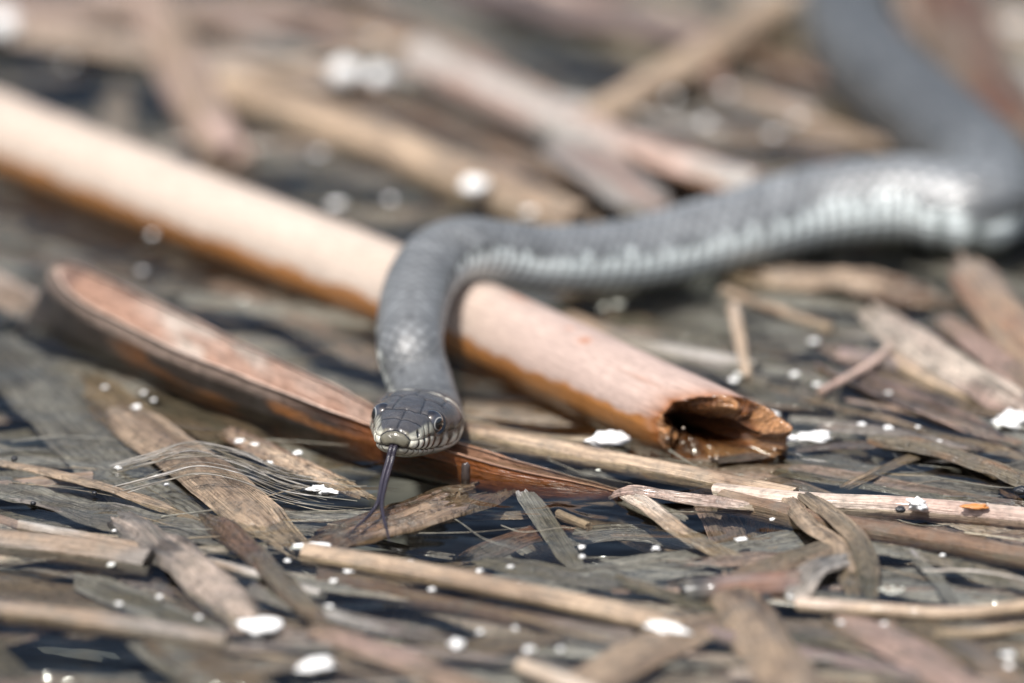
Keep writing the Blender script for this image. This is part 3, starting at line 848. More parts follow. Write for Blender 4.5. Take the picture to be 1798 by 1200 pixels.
# ------------------------------------------------------------------ named reed pieces, placed from the photograph
def stem(label, pts, r, c0='tan', c1='pale', fl=True, name='dead_reed', cat='reed', **kw):
    o = tube(name, pts, r, c0, c1, label=label, cat=cat, **kw)
    if fl: floater(pts, r * .9, .07)
    return o

def leaf(label, pts, w, c0='tan', c1='pale', name='reed_leaf', cat='reed leaf', **kw):
    return blade(name, pts, w, c0, c1, label=label, cat=cat, **kw)

def build_pieces():
    # in front of the snake
    stem('smooth tan stem floating just in front of the tongue tips', [(535, 972, .08), (700, 1000, .12), (900, 1040, .13), (1080, 1078, .12), (1195, 1108, .08)], .20, 'straw', 'tan', dark=.15)
    stem('dull mauve stem sunk under the smooth tan stem', [(560, 1015, -.12), (760, 1060, -.12), (960, 1098, -.12), (1110, 1122, -.15)], .17, 'mauve', 'brown', fl=False)
    leaf('splintered brown slab of bark under the tongue tips', [(585, 950, -.08), (700, 917, -.02), (770, 895, -.02), (850, 868, -.12)], 1.25, 'brown', 'tan', name='bark_piece', cat='bark', curl=25, mat=M_WOOD, ribs=.03, nrib=6, wav=.09, ragged=.6, taper=(.75, .5), th=.06, dark=.6, roll=4)
    leaf('broad ribbed brown sheath crossed by pale fibres', [(150, 672, -.22), (250, 752, .06), (360, 830, .14), (450, 905, .07), (525, 968, -.14)], 1.12, 'straw', 'tan', name='reed_husk', cat='husk', curl=60, ribs=.014, nrib=21, m=84, th=.02, dark=.45, taper=(.9, .5), wet=.7, ragged=.6)
    leaf('wide grey translucent blade sunk beside the broad ribbed sheath', [(-40, 590, -.12), (80, 690, -.08), (240, 850, -.10), (420, 965, -.25)], 1.5, 'silver', 'grey', curl=20, wet=.5, wav=.1)
    leaf('brown splintered strip leaning under the split half reed', [(395, 758, .05), (500, 808, .10), (575, 840, .06), (650, 876, -.06)], .5, 'brown', 'straw', mat=M_WOOD, curl=30, ribs=.02, dark=.5, ragged=.5)
    leaf('thin straw-coloured blade with a raised rib beside a round black seed', [(-30, 808, .06), (110, 835, .10), (250, 878, .08), (345, 915, .0)], .26, 'straw', 'tan', curl=60)
    leaf('grey flattened blade lying left of the mottled lump', [(-30, 850, -.03), (120, 890, .0), (260, 925, -.02), (400, 950, -.08)], .95, 'grey', 'silver', curl=-15, wav=.14, wet=.4)
    stem('fat grey-tan stem end beside the mottled lump', [(-60, 950, .05), (120, 968, .08), (262, 990, .07)], .26, 'tan', 'grey')
    stem('long grey-tan stem over teal water below the fat stem end', [(-60, 1068, .03), (190, 1098, .07), (400, 1132, .03)], .21, 'grey', 'tan')
    leaf('mottled grey-brown lump of sheath between two stems', [(215, 920, -.05), (300, 970, .12), (370, 1025, .12), (450, 1105, -.06)], 1.0, 'grey', 'pale', name='reed_husk', cat='husk', curl=110, wav=.16, wet=.6, dark=.7)
    leaf('glossy brown curled sheath beside the mottled lump', [(360, 908, -.02), (440, 965, .12), (500, 1030, .14), (590, 1115, -.04)], .55, 'brown', 'olive', name='reed_husk', cat='husk', curl=130, wav=.12, wet=.95, dark=.6)
    leaf('pale green-grey blade tip drowned below the fat stem end', [(135, 1010, -.05), (240, 1060, -.05), (380, 1118, -.12)], .75, 'silver', 'olive', curl=15, wet=.5, taper=(.1, .9))
    leaf('drowned tan blade in the teal water gap', [(280, 1118, -.05), (380, 1175, -.05), (520, 1270, -.1)], .95, 'tan', 'silver', curl=18)
    leaf('pinkish flattened stem in the foreground beside the long flake', [(560, 1105, .06), (680, 1150, .10), (900, 1235, .06)], .75, 'pink', 'tan', curl=70)
    leaf('pale grey foreground blade behind the pinkish flattened stem', [(440, 1035, .0), (600, 1085, .05), (800, 1130, .0)], .5, 'silver', 'mauve', curl=40)
    leaf('wide tan foreground blade pointing at the snake', [(985, 1228, .05), (1110, 1155, .12), (1268, 1082, .04)], 1.05, 'tan', 'straw', curl=40, dark=.2)
    stem('bright straw stub at the foot of the wide tan blade', [(915, 1172, .1), (980, 1195, .15), (1060, 1225, .15)], .15, 'cream', 'straw')
    leaf('fat tan-brown stem with grey bark, the thickest in the foreground', [(1275, 1030, -.1), (1330, 1110, .04), (1375, 1180, .08), (1440, 1290, .0)], 1.35, 'tan', 'straw', name='dead_reed', cat='reed', curl=120, wav=.12, dark=.8, ragged=.5, taper=(.7, 1))
    stem('short purple-brown stem stub with a dark rotten end', [(1205, 1042, .03), (1290, 1037, .10), (1402, 1028, .10)], .27, 'mauve', 'rust', dark=.7, colfun=lambda c, s, ph, V, path: mix(c, np.array((.02, .02, .022)), sstep(.9, .2, s)))
    leaf('tan blade with a pink edge leaning beside the fat tan-brown stem', [(1460, 1085, .02), (1590, 1140, .10), (1760, 1250, .05)], .95, 'tan', 'pink', curl=60)
    leaf('grey-tan blade in the corner beside the pink-edged blade', [(1590, 1090, -.03), (1700, 1145, .03), (1850, 1240, .03)], .7, 'grey', 'tan', curl=40)
    stem('pale straw lying across the mottled bent leaves\' feet', [(1400, 1062, .10), (1540, 1072, .12), (1690, 1078, .12), (1850, 1060, .06)], .13, 'straw', 'pale', dark=.15)
    stem('thin tan straw below the pale straw', [(1640, 1115, .05), (1740, 1112, .07), (1850, 1095, .05)], .09, 'straw', 'tan')
    # right-hand straws at the level of the broken reed end
    stem('long brown straw floating between the split half reed and the broken reed end', [(800, 758, .02), (1000, 797, .07), (1200, 836, .08), (1395, 876, .02)], .20, 'straw', 'brown', dark=.4)
    stem('thin tan straw behind the long brown straw', [(815, 742, .0), (940, 768, .03), (1062, 776, .05)], .08, 'straw', 'tan')
    stem('long pinkish pale straw carrying the black seed', [(1255, 868, .02), (1420, 884, .10), (1600, 893, .11), (1850, 916, .10)], .20, 'pink', 'pale', dark=.2)
    stem('long reddish brown straw floating under the black seed\'s straw', [(1270, 880, -.02), (1420, 914, .03), (1600, 945, .05), (1850, 992, .03)], .21, 'brown', 'tan', dark=.4)
    leaf('pale twisted straw joined to the ribbed bent leaf', [(1082, 872, .05), (1115, 864, .22), (1200, 876, .16), (1345, 895, .04)], .36, 'pale', 'pink', curl=120, nrib=6, ribs=.012)
    leaf('pale ribbed bent leaf dipping into dark water', [(1098, 868, .16), (1135, 888, .17), (1200, 937, .04), (1310, 990, -.16)], .42, 'cream', 'straw', curl=60, ribs=.02, nrib=10, taper=(.5, .9))
    leaf('clear grey leaf strip sinking into dark water', [(922, 866, .05), (955, 915, -.08), (1015, 1005, -.45)], .42, 'silver', 'olive', curl=10, ribs=.006, wet=.6)
    stem('tiny tan twig stub floating alone on dark water', [(981, 903, .03), (1034, 926, .03)], .085, 'straw', 'tan', name='twig', cat='twig')
    leaf('narrow mottled bent leaf over the straws', [(1385, 875, .2), (1425, 925, .2), (1470, 958, .14), (1500, 1048, -.08)], .36, 'olive', 'straw', curl=70, dark=.5)
    leaf('wider mottled bent leaf beside the narrow one', [(1418, 872, .25), (1480, 918, .26), (1518, 968, .2), (1530, 1052, -.1)], .42, 'olive', 'straw', curl=80, dark=.5)
    leaf('short mottled leaf lying under the bent leaves', [(1290, 1018, .05), (1380, 985, .12), (1480, 952, .08)], .55, 'olive', 'tan', curl=30, dark=.6)
    leaf('pale crumpled leaf scrap under the bent leaves', [(1395, 1052, .08), (1430, 1000, .25), (1500, 975, .06)], .5, 'silver', 'cream', curl=90, wav=.15)
    leaf('olive sliver pointing down from the grey film', [(1598, 968, .05), (1638, 1010, .03), (1678, 1062, .0)], .2, 'olive', 'silver', curl=20)
    stem('fine pale straw lying over black water beside the olive sliver', [(1620, 1003, .06), (1720, 1005, .06), (1850, 1030, .06)], .035, 'silver', 'straw', fl=False)
    leaf('grey film of leaf with open bubbles floating below the reddish straw', [(1490, 955, .02), (1620, 978, .04), (1850, 1045, .02)], .45, 'silver', 'olive', curl=25, wav=.08, wet=.7)
    leaf('drowned brown blade in the dark water right of the tongue', [(830, 980, -.35), (930, 940, -.3), (1000, 930, -.45)], .7, 'rust', 'grey', curl=20)
    leaf('drowned olive blade under the tiny twig stub', [(960, 950, -.5), (1100, 935, -.4), (1260, 960, -.5)], .8, 'olive', 'grey', curl=15)
    leaf('drowned grey blade behind the smooth tan stem', [(850, 985, -.25), (1050, 1020, -.2), (1280, 1060, -.3)], .6, 'grey', 'olive', curl=15)
    # right middle: broken bits around the reed end
    leaf('bright pinkish slab of stem with long ridges beside the brown stub', [(1530, 552, .0), (1620, 608, .24), (1715, 668, .22), (1830, 735, .05)], .95, 'pink', 'cream', curl=95, dark=.5, ribs=.03, nrib=5, ragged=.7)
    leaf('curled pink-lined husk floating before the pinkish slab', [(1455, 640, .1), (1540, 680, .12), (1640, 722, .1), (1745, 770, .0)], .85, 'pink', 'mauve', name='husk', cat='husk', curl=-150, wet=.7)
    leaf('tan and rusty broken reed stub standing out of the water', [(1700, 470, .50), (1745, 530, .5), (1790, 585, .35), (1870, 680, .05)], 1.15, 'tan', 'rust', name='dead_reed', cat='reed', curl=130, wav=.12, dark=.6, ragged=.5, mat=M_STEM, taper=(.6, 1))
    leaf('thick brown splintered chunk under the snake\'s pale belly', [(1310, 485, .0), (1440, 488, .16), (1550, 500, .20), (1670, 535, .02)], 1.0, 'brown', 'straw', name='bark_piece', cat='bark', mat=M_WOOD, curl=110, wav=.14, dark=.8, ragged=.9, ribs=.03, nrib=5, taper=(.4, .5))
    leaf('rotten orange-brown strip with black specks floating on the water', [(1530, 772, .05), (1650, 792, .16), (1850, 862, .12)], .55, 'orange', 'olive', curl=100, wet=.9, dark=.6)
    leaf('grey-pink strip floating behind the rotten orange strip', [(1440, 752, .03), (1560, 762, .06), (1700, 790, .04)], .4, 'pink', 'grey', curl=40)
    leaf('faded tan slab behind the pinkish slab', [(1660, 560, .1), (1760, 640, .2), (1850, 720, .1)], .6, 'tan', 'pink', curl=70)
    stem('thin upright-looking pale twig below the snake\'s belly', [(1288, 540, .2), (1300, 600, .2), (1312, 668, .05)], .11, 'straw', 'pale')
    stem('thin tan twig slanting down from the snake\'s belly', [(1270, 512, .1), (1370, 548, .12), (1460, 580, .05)], .10, 'straw', 'tan')
    stem('short pale twig beside the curled husk', [(1440, 690, .1), (1530, 640, .15), (1570, 600, .1)], .08, 'pale', 'pink')
    leaf('dull grey blade sunk right of the snake\'s neck', [(900, 560, -.1), (1060, 600, -.08), (1250, 690, -.1)], .9, 'grey', 'mauve', curl=15)
    leaf('dull olive blade sunk behind the broken reed end', [(1080, 560, -.05), (1220, 620, -.02), (1420, 720, -.06)], .8, 'olive', 'grey', curl=20)
    leaf('wide dull blade drowned right of the broken reed end', [(1380, 790, -.12), (1520, 835, -.12), (1750, 870, -.15)], .9, 'grey', 'olive', curl=15)
    leaf('thin tan blade crossing the drowned blade by the reed end', [(1480, 860, .02), (1560, 820, .03), (1640, 790, .0)], .2, 'tan', 'straw', curl=20)
    leaf('pinkish drowned blade alongside the long thick reed', [(380, 500, -.2), (520, 560, -.15), (680, 650, -.2)], .8, 'pink', 'grey', curl=20)
    leaf('pale blade at the left end of the split half reed', [(-60, 470, .1), (20, 520, .1), (90, 560, .05)], .9, 'pale', 'tan', curl=40)
    # behind the long reed
    stem('pink-tan reed stub behind the long thick reed', [(255, -10, .08), (300, 90, .10), (350, 195, .10), (405, 295, .05)], .52, 'tan', 'pink', dark=.2)
    leaf('wide pale blade over dark water beyond the long thick reed', [(-80, 38, .2), (180, 75, .25), (400, 105, .2), (580, 145, .1)], .95, 'pale', 'straw', curl=40, dark=.1)
    leaf('broad pink-tan blade behind the wide pale blade', [(-60, 5, .2), (250, 12, .3), (580, 22, .2)], 1.7, 'pink', 'tan', curl=35, dark=.1)
    stem('thick grey-pink stem beyond the snake\'s neck', [(735, 105, .2), (900, 185, .2), (1100, 270, .2), (1330, 345, .15)], .46, 'silver', 'pink', dark=.35)
    stem('tan stem beyond the snake\'s neck, below the thick grey-pink stem', [(400, 160, .1), (600, 228, .12), (800, 312, .12), (1020, 402, .1)], .44, 'tan', 'straw', dark=.2)
    leaf('brown blade squeezed between the tan stem and the thick grey-pink stem', [(560, 135, .05), (740, 205, .08), (900, 270, .08), (1060, 350, .05)], .6, 'tan', 'brown', curl=40)
    leaf('broad grey-pink scrap propped over the stems behind the snake\'s neck', [(985, 255, .35), (1060, 300, .45), (1150, 365, .3)], 1.15, 'silver', 'pink', curl=50, dark=.1)
    leaf('orange-lined trough of stem beside the snake\'s back', [(1115, 262, .45), (1210, 305, .5), (1340, 345, .4)], .9, 'orange', 'pale', name='split_reed', cat='reed', curl=-140, dark=.1)
    stem('tan stem slanting away to the right beyond the snake', [(990, 245, .15), (1120, 170, .25), (1240, 98, .35), (1370, 10, .4)], .36, 'tan', 'straw', dark=.2)
    leaf('thin olive blade pointing at two white flakes', [(360, 135, .2), (540, 108, .25), (735, 78, .2)], .42, 'olive', 'straw', curl=25)
    leaf('brown-grey blade far behind the white flakes', [(600, -15, .15), (740, 60, .2), (880, 110, .1)], .7, 'tan', 'mauve', curl=40)
    leaf('pink-brown broad blade far beyond the snake\'s neck', [(800, -20, .2), (1000, 20, .25), (1260, 60, .2)], 1.2, 'mauve', 'pink', curl=30)
    leaf('tan and rusty broad blade beside the snake\'s tail end', [(1650, -40, .4), (1705, 90, .4), (1800, 260, .25)], 1.5, 'tan', 'rust', curl=60, dark=.4)
    leaf('pale blade edge curving past the snake\'s far coil', [(1560, -60, .3), (1620, 30, .35), (1680, 120, .2)], .6, 'pale', 'tan', curl=50)
    leaf('pale slab against the snake\'s outer bend', [(1700, 190, .2), (1760, 260, .25), (1850, 380, .15)], .8, 'pale', 'tan', curl=50)
    leaf('faded tan blade under the snake\'s far coil', [(1220, 250, .05), (1380, 240, .08), (1560, 250, .05)], .8, 'olive', 'tan', curl=25)
    leaf('grey-olive blade beyond the snake\'s back', [(1180, 200, .05), (1300, 190, .06), (1440, 215, .05)], .7, 'grey', 'olive', curl=25)
    stem('rust-red stub behind the slanting tan stem', [(1120, 160, .1), (1170, 140, .15), (1260, 130, .1)], .3, 'rust', 'brown')
    leaf('grey pale sheet below the pink-tan stub', [(400, 285, .02), (540, 290, .04), (700, 330, .02)], .9, 'olive', 'grey', curl=15)
    leaf('tan sheet lying by the snake\'s arched neck', [(580, 370, .05), (700, 380, .05), (800, 372, .02)], .7, 'tan', 'olive', curl=20)
build_pieces()

# pale torn fibres lying over the broad sheath
def build_fibres():
    base = P(370, 810, .1)
    root = empty('fibre_bundle', base, 'bundle of pale torn fibres arching over the broad ribbed sheath', 'fibres')
    for k in range(24):
        d = (k - 12) * 1.9 + random.uniform(-7, 7)
        j = lambda a=6: random.uniform(-a, a)
        if k % 3 == 2:
            pts = [(200 + j(25), 862 + d * .3, .10), (290, 836 + d * .5 + j(2), .36), (350, 822 + d * .5 + j(2), .50), (420, 835 + d * .5 + j(2), .40), (500, 868 + d * .6 + j(), .12), (600 + j(40), 885 + d * .6, .02)]
        else:
            pts = [(205 + j(14), 824 + d * .3, .10), (270, 806 + d * .5 + j(2), .36), (340 + j(14), 790 + d * .5 + j(7), .50 + j(.06)), (420 + j(14), 808 + d * .55 + j(8), .38 + j(.06)), (500, 838 + d * .6 + j(3), .16), (590 + j(45), 852 + d * .7 + j(6), .04)]
        tube('fibre', pts, random.uniform(.008, .026), 'silver', 'olive', n=7, parent=root, ragged=0, dark=.1, wet=.5, taper=(.5, .4))
build_fibres()

# things that the labels of the small litter refer to, with their place in the photograph
ANCHORS = [(0, 300, 'the long reed\'s far end'), (250, 380, 'the long reed\'s smooth middle'), (520, 470, 'the long reed left of the snake'), (900, 560, 'the long reed right of the neck'),
           (1250, 760, 'the broken reed end'), (60, 560, 'the split reed\'s cut end'), (300, 650, 'the split reed\'s dark wall'), (950, 850, 'the split reed\'s red edge'), (700, 940, 'the bark slab'),
           (330, 820, 'the broad ribbed sheath'), (800, 1030, 'the smooth tan stem'), (1150, 1090, 'the pointed white flake'), (1350, 1140, 'the fat tan-brown stem'), (1490, 960, 'the mottled bent leaves'),
           (1200, 930, 'the ribbed bent leaf'), (1650, 900, 'the black seed\'s straw'), (1700, 1080, 'the pale straw'), (350, 1000, 'the mottled lump'), (150, 970, 'the fat stem end'), (200, 1100, 'the long grey-tan stem'),
           (460, 1100, 'the large foreground flake'), (560, 1170, 'the slanting flake'), (1120, 1150, 'the wide tan foreground blade'), (1600, 1150, 'the pink-edged blade'), (1680, 620, 'the pinkish slab'), (1600, 700, 'the curled husk'),
           (1760, 530, 'the rusty broken stub'), (1480, 490, 'the splintered chunk'), (1700, 810, 'the rotten orange strip'), (1775, 738, 'the big ragged flake'), (1100, 450, 'the snake\'s first bend'), (1300, 420, 'the snake\'s pale belly'),
           (1550, 290, 'the snake\'s hairpin bend'), (1540, 130, 'the snake\'s far coil'), (330, 130, 'the pink-tan stub'), (450, 110, 'the wide pale blade'), (200, 15, 'the broad pink-tan blade'), (605, 127, 'the big round flake'),
           (833, 325, 'the flake on the tan stem'), (560, 220, 'the tan stem'), (950, 200, 'the thick grey-pink stem'), (1070, 310, 'the broad grey-pink scrap'), (1230, 310, 'the orange-lined trough'), (1200, 120, 'the slanting tan stem'),
           (1000, 20, 'the pink-brown broad blade'), (1700, 80, 'the tan and rusty blade'), (740, 50, 'the brown-grey far blade'), (1300, 220, 'the grey-olive blade'), (790, 400, 'the snake\'s arched neck'), (1430, 770, 'the broad white flake'),
           (1300, 600, 'the pale upright twig'), (120, 860, 'the thin straw-coloured blade'), (560, 850, 'the pale torn fibres'), (1300, 1040, 'the purple-brown stub'), (1750, 300, 'the pale slab'), (480, 810, 'the brown splintered strip')]
def nearest(px, py):
    return min(ANCHORS, key=lambda a: (a[0] - px) ** 2 + (2.2 * (a[1] - py)) ** 2)[2]

# ------------------------------------------------------------------ small floating things
def blob_mesh(seed, n=18, m=28, rx=1, ry=1, rz=.5, rough=.35):
    u = np.linspace(0, np.pi, n)[:, None]; v = np.linspace(0, 2 * np.pi, m, endpoint=False)[None, :]
    d = np.stack([np.sin(u) * np.cos(v), np.sin(u) * np.sin(v), np.cos(u) + 0 * v], -1)
    k = 1 + rough * ((fbm(d[..., 0] * 1.7 + d[..., 2] * 2.1 + seed, d[..., 1] * 1.7 + d[..., 2] + seed * 1.3, seed, 3) - .5) * 2.4 + (noise(d[..., 0] * 3.5 + seed, d[..., 1] * 3.5 + d[..., 2] * 2, seed) - .5) * .9)
    return d * k[..., None] * [rx, ry, rz], grid_faces(n, m, True)

def small(name, px, py, size, mat, label, cat, group=None, h=.04, elong=1.0, rot=0.0, thick=.4, rough=.4, **kw):
    seed = int(rng.integers(1, 999))
    r = size / 2
    V, F = blob_mesh(seed, rx=r * elong, ry=r, rz=r * thick, rough=rough)
    c, s = math.cos(rot), math.sin(rot)
    V = np.stack([V[..., 0] * c - V[..., 1] * s, V[..., 0] * s + V[..., 1] * c, V[..., 2]], -1)
    obj(name, V + P(px, py, h), F, mat, label=label, cat=cat, group=group, **kw)

def build_flakes():
    W = lambda px, py, size, label, **k: small('white_flake_or_glint', px, py, size, M_WHITE, label, 'flake', thick=k.pop('thick', .5), **k)
    W(1068, 772, .42, 'long white flake standing beside the broken reed end', elong=1.9, rot=.5, h=.2, thick=.7)
    W(545, 960, .22, 'long thin white flake in front of the broad ribbed sheath', elong=2.8, rot=.05, h=.10)
    W(457, 1100, .42, 'large white flake over the blurred foreground stems', elong=1.6, h=.15)
    W(556, 1170, .38, 'slanting white flake in the near foreground water', elong=1.6, rot=.4, h=.1)
    W(1430, 769, .34, 'broad white flake touching the broken reed\'s tip', elong=1.7, h=.1, thick=.6)
    W(1384, 770, .22, 'small white flake stuck on the broken reed\'s tip', elong=1.6, h=.25)
    W(1772, 738, .52, 'big ragged white flake beside the curled husk', elong=1.2, h=.1, rough=.7)
    W(1170, 1104, .36, 'pointed white flake at the end of the smooth tan stem', elong=2.0, rot=-.5, h=.2)
    W(1612, 886, .24, 'ragged white flake on the long pinkish pale straw', elong=1.4, h=.34, rough=.9, thick=.9)
    W(605, 127, .55, 'big round white flake on the thin olive blade', h=.4, thick=.9, rough=.2)
    W(666, 132, .42, 'dimmer white flake next to the big round flake', h=.4, thick=.9, rough=.2)
    W(833, 325, .42, 'white flake on the tan stem beyond the snake\'s neck', elong=1.3, h=.5, thick=.7, rough=.2)
    W(2, 45, .6, 'round white flake on the wide pale blade beyond the long reed', h=.4, thick=.9, rough=.2)
    small('white_flake_or_glint', 1548, 1036, .10, M_WHITE, 'white crumbs in a tight cluster on black water', 'flake', 'cluster of white crumbs on black water')
    for dx, dy in ((10, 4), (20, -3), (28, 3), (36, -2), (18, 6), (4, -2)):
        small('white_flake_or_glint', 1548 + dx, 1036 + dy, random.uniform(.07, .12), M_WHITE, 'white crumbs in a tight cluster on black water', 'flake', 'cluster of white crumbs on black water')
    g = 'small white flakes scattered on the water'
    spots = [(1022, 961, .14), (1022, 977, .11), (1152, 963, .16), (897, 995, .11), (910, 1024, .13), (843, 1002, .12), (612, 1004, .13), (800, 1131, .34), (842, 1110, .15), (905, 1103, .12), (930, 1140, .18),
             (984, 1140, .14), (580, 1064, .13), (585, 1020, .12), (1388, 894, .15), (1356, 912, .1), (1300, 948, .18), (1400, 1008, .2), (1389, 1048, .16), (1408, 1055, .14), (1476, 1094, .13), (1550, 1096, .14), (1605, 1155, .16),
             (1770, 1150, .2), (1772, 1170, .2), (420, 775, .16), (448, 782, .2), (524, 795, .2), (478, 812, .16), (556, 858, .3), (575, 862, .26), (420, 868, .1), (293, 851, .1), (388, 833, .09), (208, 822, .12),
             (200, 932, .11), (196, 992, .14), (208, 1060, .15), (280, 1048, .14), (350, 1084, .12), (505, 985, .12), (490, 1002, .14), (1513, 745, .14), (1560, 752, .2), (1612, 750, .12), (1650, 775, .1), (1355, 727, .22),
             (1300, 660, .2), (1288, 668, .18), (1430, 600, .22), (1560, 690, .1), (1050, 826, .13), (1395, 658, .15), (1435, 676, .15), (520, 797, .14), (1655, 975, .1), (252, 690, .1), (270, 702, .1), (185, 680, .1), (240, 715, .16),
             (1275, 160, .2), (1400, 210, .22), (1358, 235, .22), (558, 270, .24), (590, 358, .26), (685, 350, .2), (290, 12, .26), (1780, 330, .2), (1180, 170, .22), (930, 372, .18), (985, 280, .2), (1085, 535, .2), (1060, 540, .2), (1238, 215, .2),
             (250, 475, .16), (208, 358, .16), (268, 412, .16), (120, 110, .2), (660, 70, .22), (1010, 190, .2), (1640, 520, .12), (1790, 40, .25), (760, 1035, .14), (720, 985, .12)]
    for (x, y, sz) in spots:
        small('white_flake_or_glint', x, y, sz * .72, M_WHITE, '%s white flake or glint stand-in near ' % ('small' if sz > .17 else 'tiny' if sz > .12 else 'speck-sized') + nearest(x, y), 'flake', g, h=.10 if y > 420 else .3, elong=random.uniform(1, 1.7), rot=random.uniform(-.5, .5), thick=.5, rough=.6)  # background ones are white bits standing in for out-of-focus sun glints
    B = lambda px, py, size, label, **k: small('seed', px, py, size, M_BLACK, label, 'seed', rough=.12, thick=.8, **k)
    B(1581, 895, .16, 'oval black seed on the long pinkish pale straw', elong=1.2, h=.32)
    B(1346, 1050, .17, 'oval black seed by the fat tan-brown stem', elong=1.3, h=.35)
    B(25, 806, .12, 'round black seed on the thin straw-coloured blade', h=.2)
    B(166, 866, .09, 'tiny black seed on the ribbed blade edge', h=.15)
    B(58, 884, .10, 'tiny dark seed on the grey flattened blade', h=.14)
    B(1792, 862, .2, 'black seed husk on the rotten orange strip', elong=1.3, h=.2)
    B(1210, 1035, .30, 'black rotten bud at the purple-brown stub\'s end', h=.12)
    small('amber_scale', 1712, 890, .16, M_AMBER, 'curled amber scale on the long pinkish pale straw', 'scale', h=.33, elong=2.8, rot=-.05, thick=.6, rough=.3)
    for (x, y, hh) in [(1160, 692, .7), (1163, 722, .62), (1184, 718, .6), (1200, 752, .5), (1172, 770, .3), (1246, 803, .18), (1258, 806, .15), (1268, 697, .85), (1285, 707, .85), (1322, 714, .8), (1365, 742, .6), (1360, 790, .25), (1355, 830, .1), (1345, 842, .06), (1170, 668, 1.0)]:
        small('droplet', x, y, random.uniform(.035, .055), M_DROP, 'bright water drop on the broken reed end', 'drop', 'water drops on the broken reed end', h=hh, thick=1, rough=.1)
    # dark bud on a stalk sticking up out of the water beside the head
    V, F = blob_mesh(5, 24, 24, rx=.085, ry=.085, rz=.26, rough=.12)
    V = V * (1 + .35 * sstep(.10, .24, V[..., 2:3]) * [1, 1, 0])
    obj('dark_bud', V + P(818, 836, .12), F, M_KNOB, label='wet dark bud standing out of the water beside the snake\'s chin', cat='bud')
build_flakes()

# ------------------------------------------------------------------ unnamed litter between the named pieces
KEEP_CLEAR = [(560, 820, 1180, 1010), (1520, 985, 1780, 1050), (-60, 70, 235, 300), (-60, 1005, 160, 1060), (-60, 1125, 290, 1230), (640, 680, 830, 960), (1020, 50, 1110, 160), (470, 310, 600, 365)]
def clear(px, py):
    if -60 < px < 640 and 320 + .41 * px < py < 400 + .41 * px: return True
    return any(x0 < px < x1 and y0 < py < y1 for x0, y0, x1, y1 in KEEP_CLEAR)

def pixel(q):
    v = np.asarray(q) - CAM
    z = v[1] * CP - v[2] * SP
    return PW / 2 + v[0] / z * DIST / FRAME_W * PW, PH / 2 - (v[1] * SP + v[2] * CP) / z * DIST / FRAME_W * PW

CW = dict(tan='tan', grey='grey', olive='olive', pink='pinkish', mauve='mauve', brown='brown', straw='straw-coloured', silver='silvery', pale='pale', cream='cream')

def litter_label(kind, state, px, py, L, w, c0, c1, big):
    k = nearest(px, py)
    return '%s %s %s %s %s %s near %s' % ('long' if L > 7 else 'shorter' if L > 4 else 'short', 'broad' if w > big else 'narrow' if w > big / 2 else 'thin', CW[c0], kind, '' if c1 == c0 else 'with %s streaks' % CW[c1], state, k)

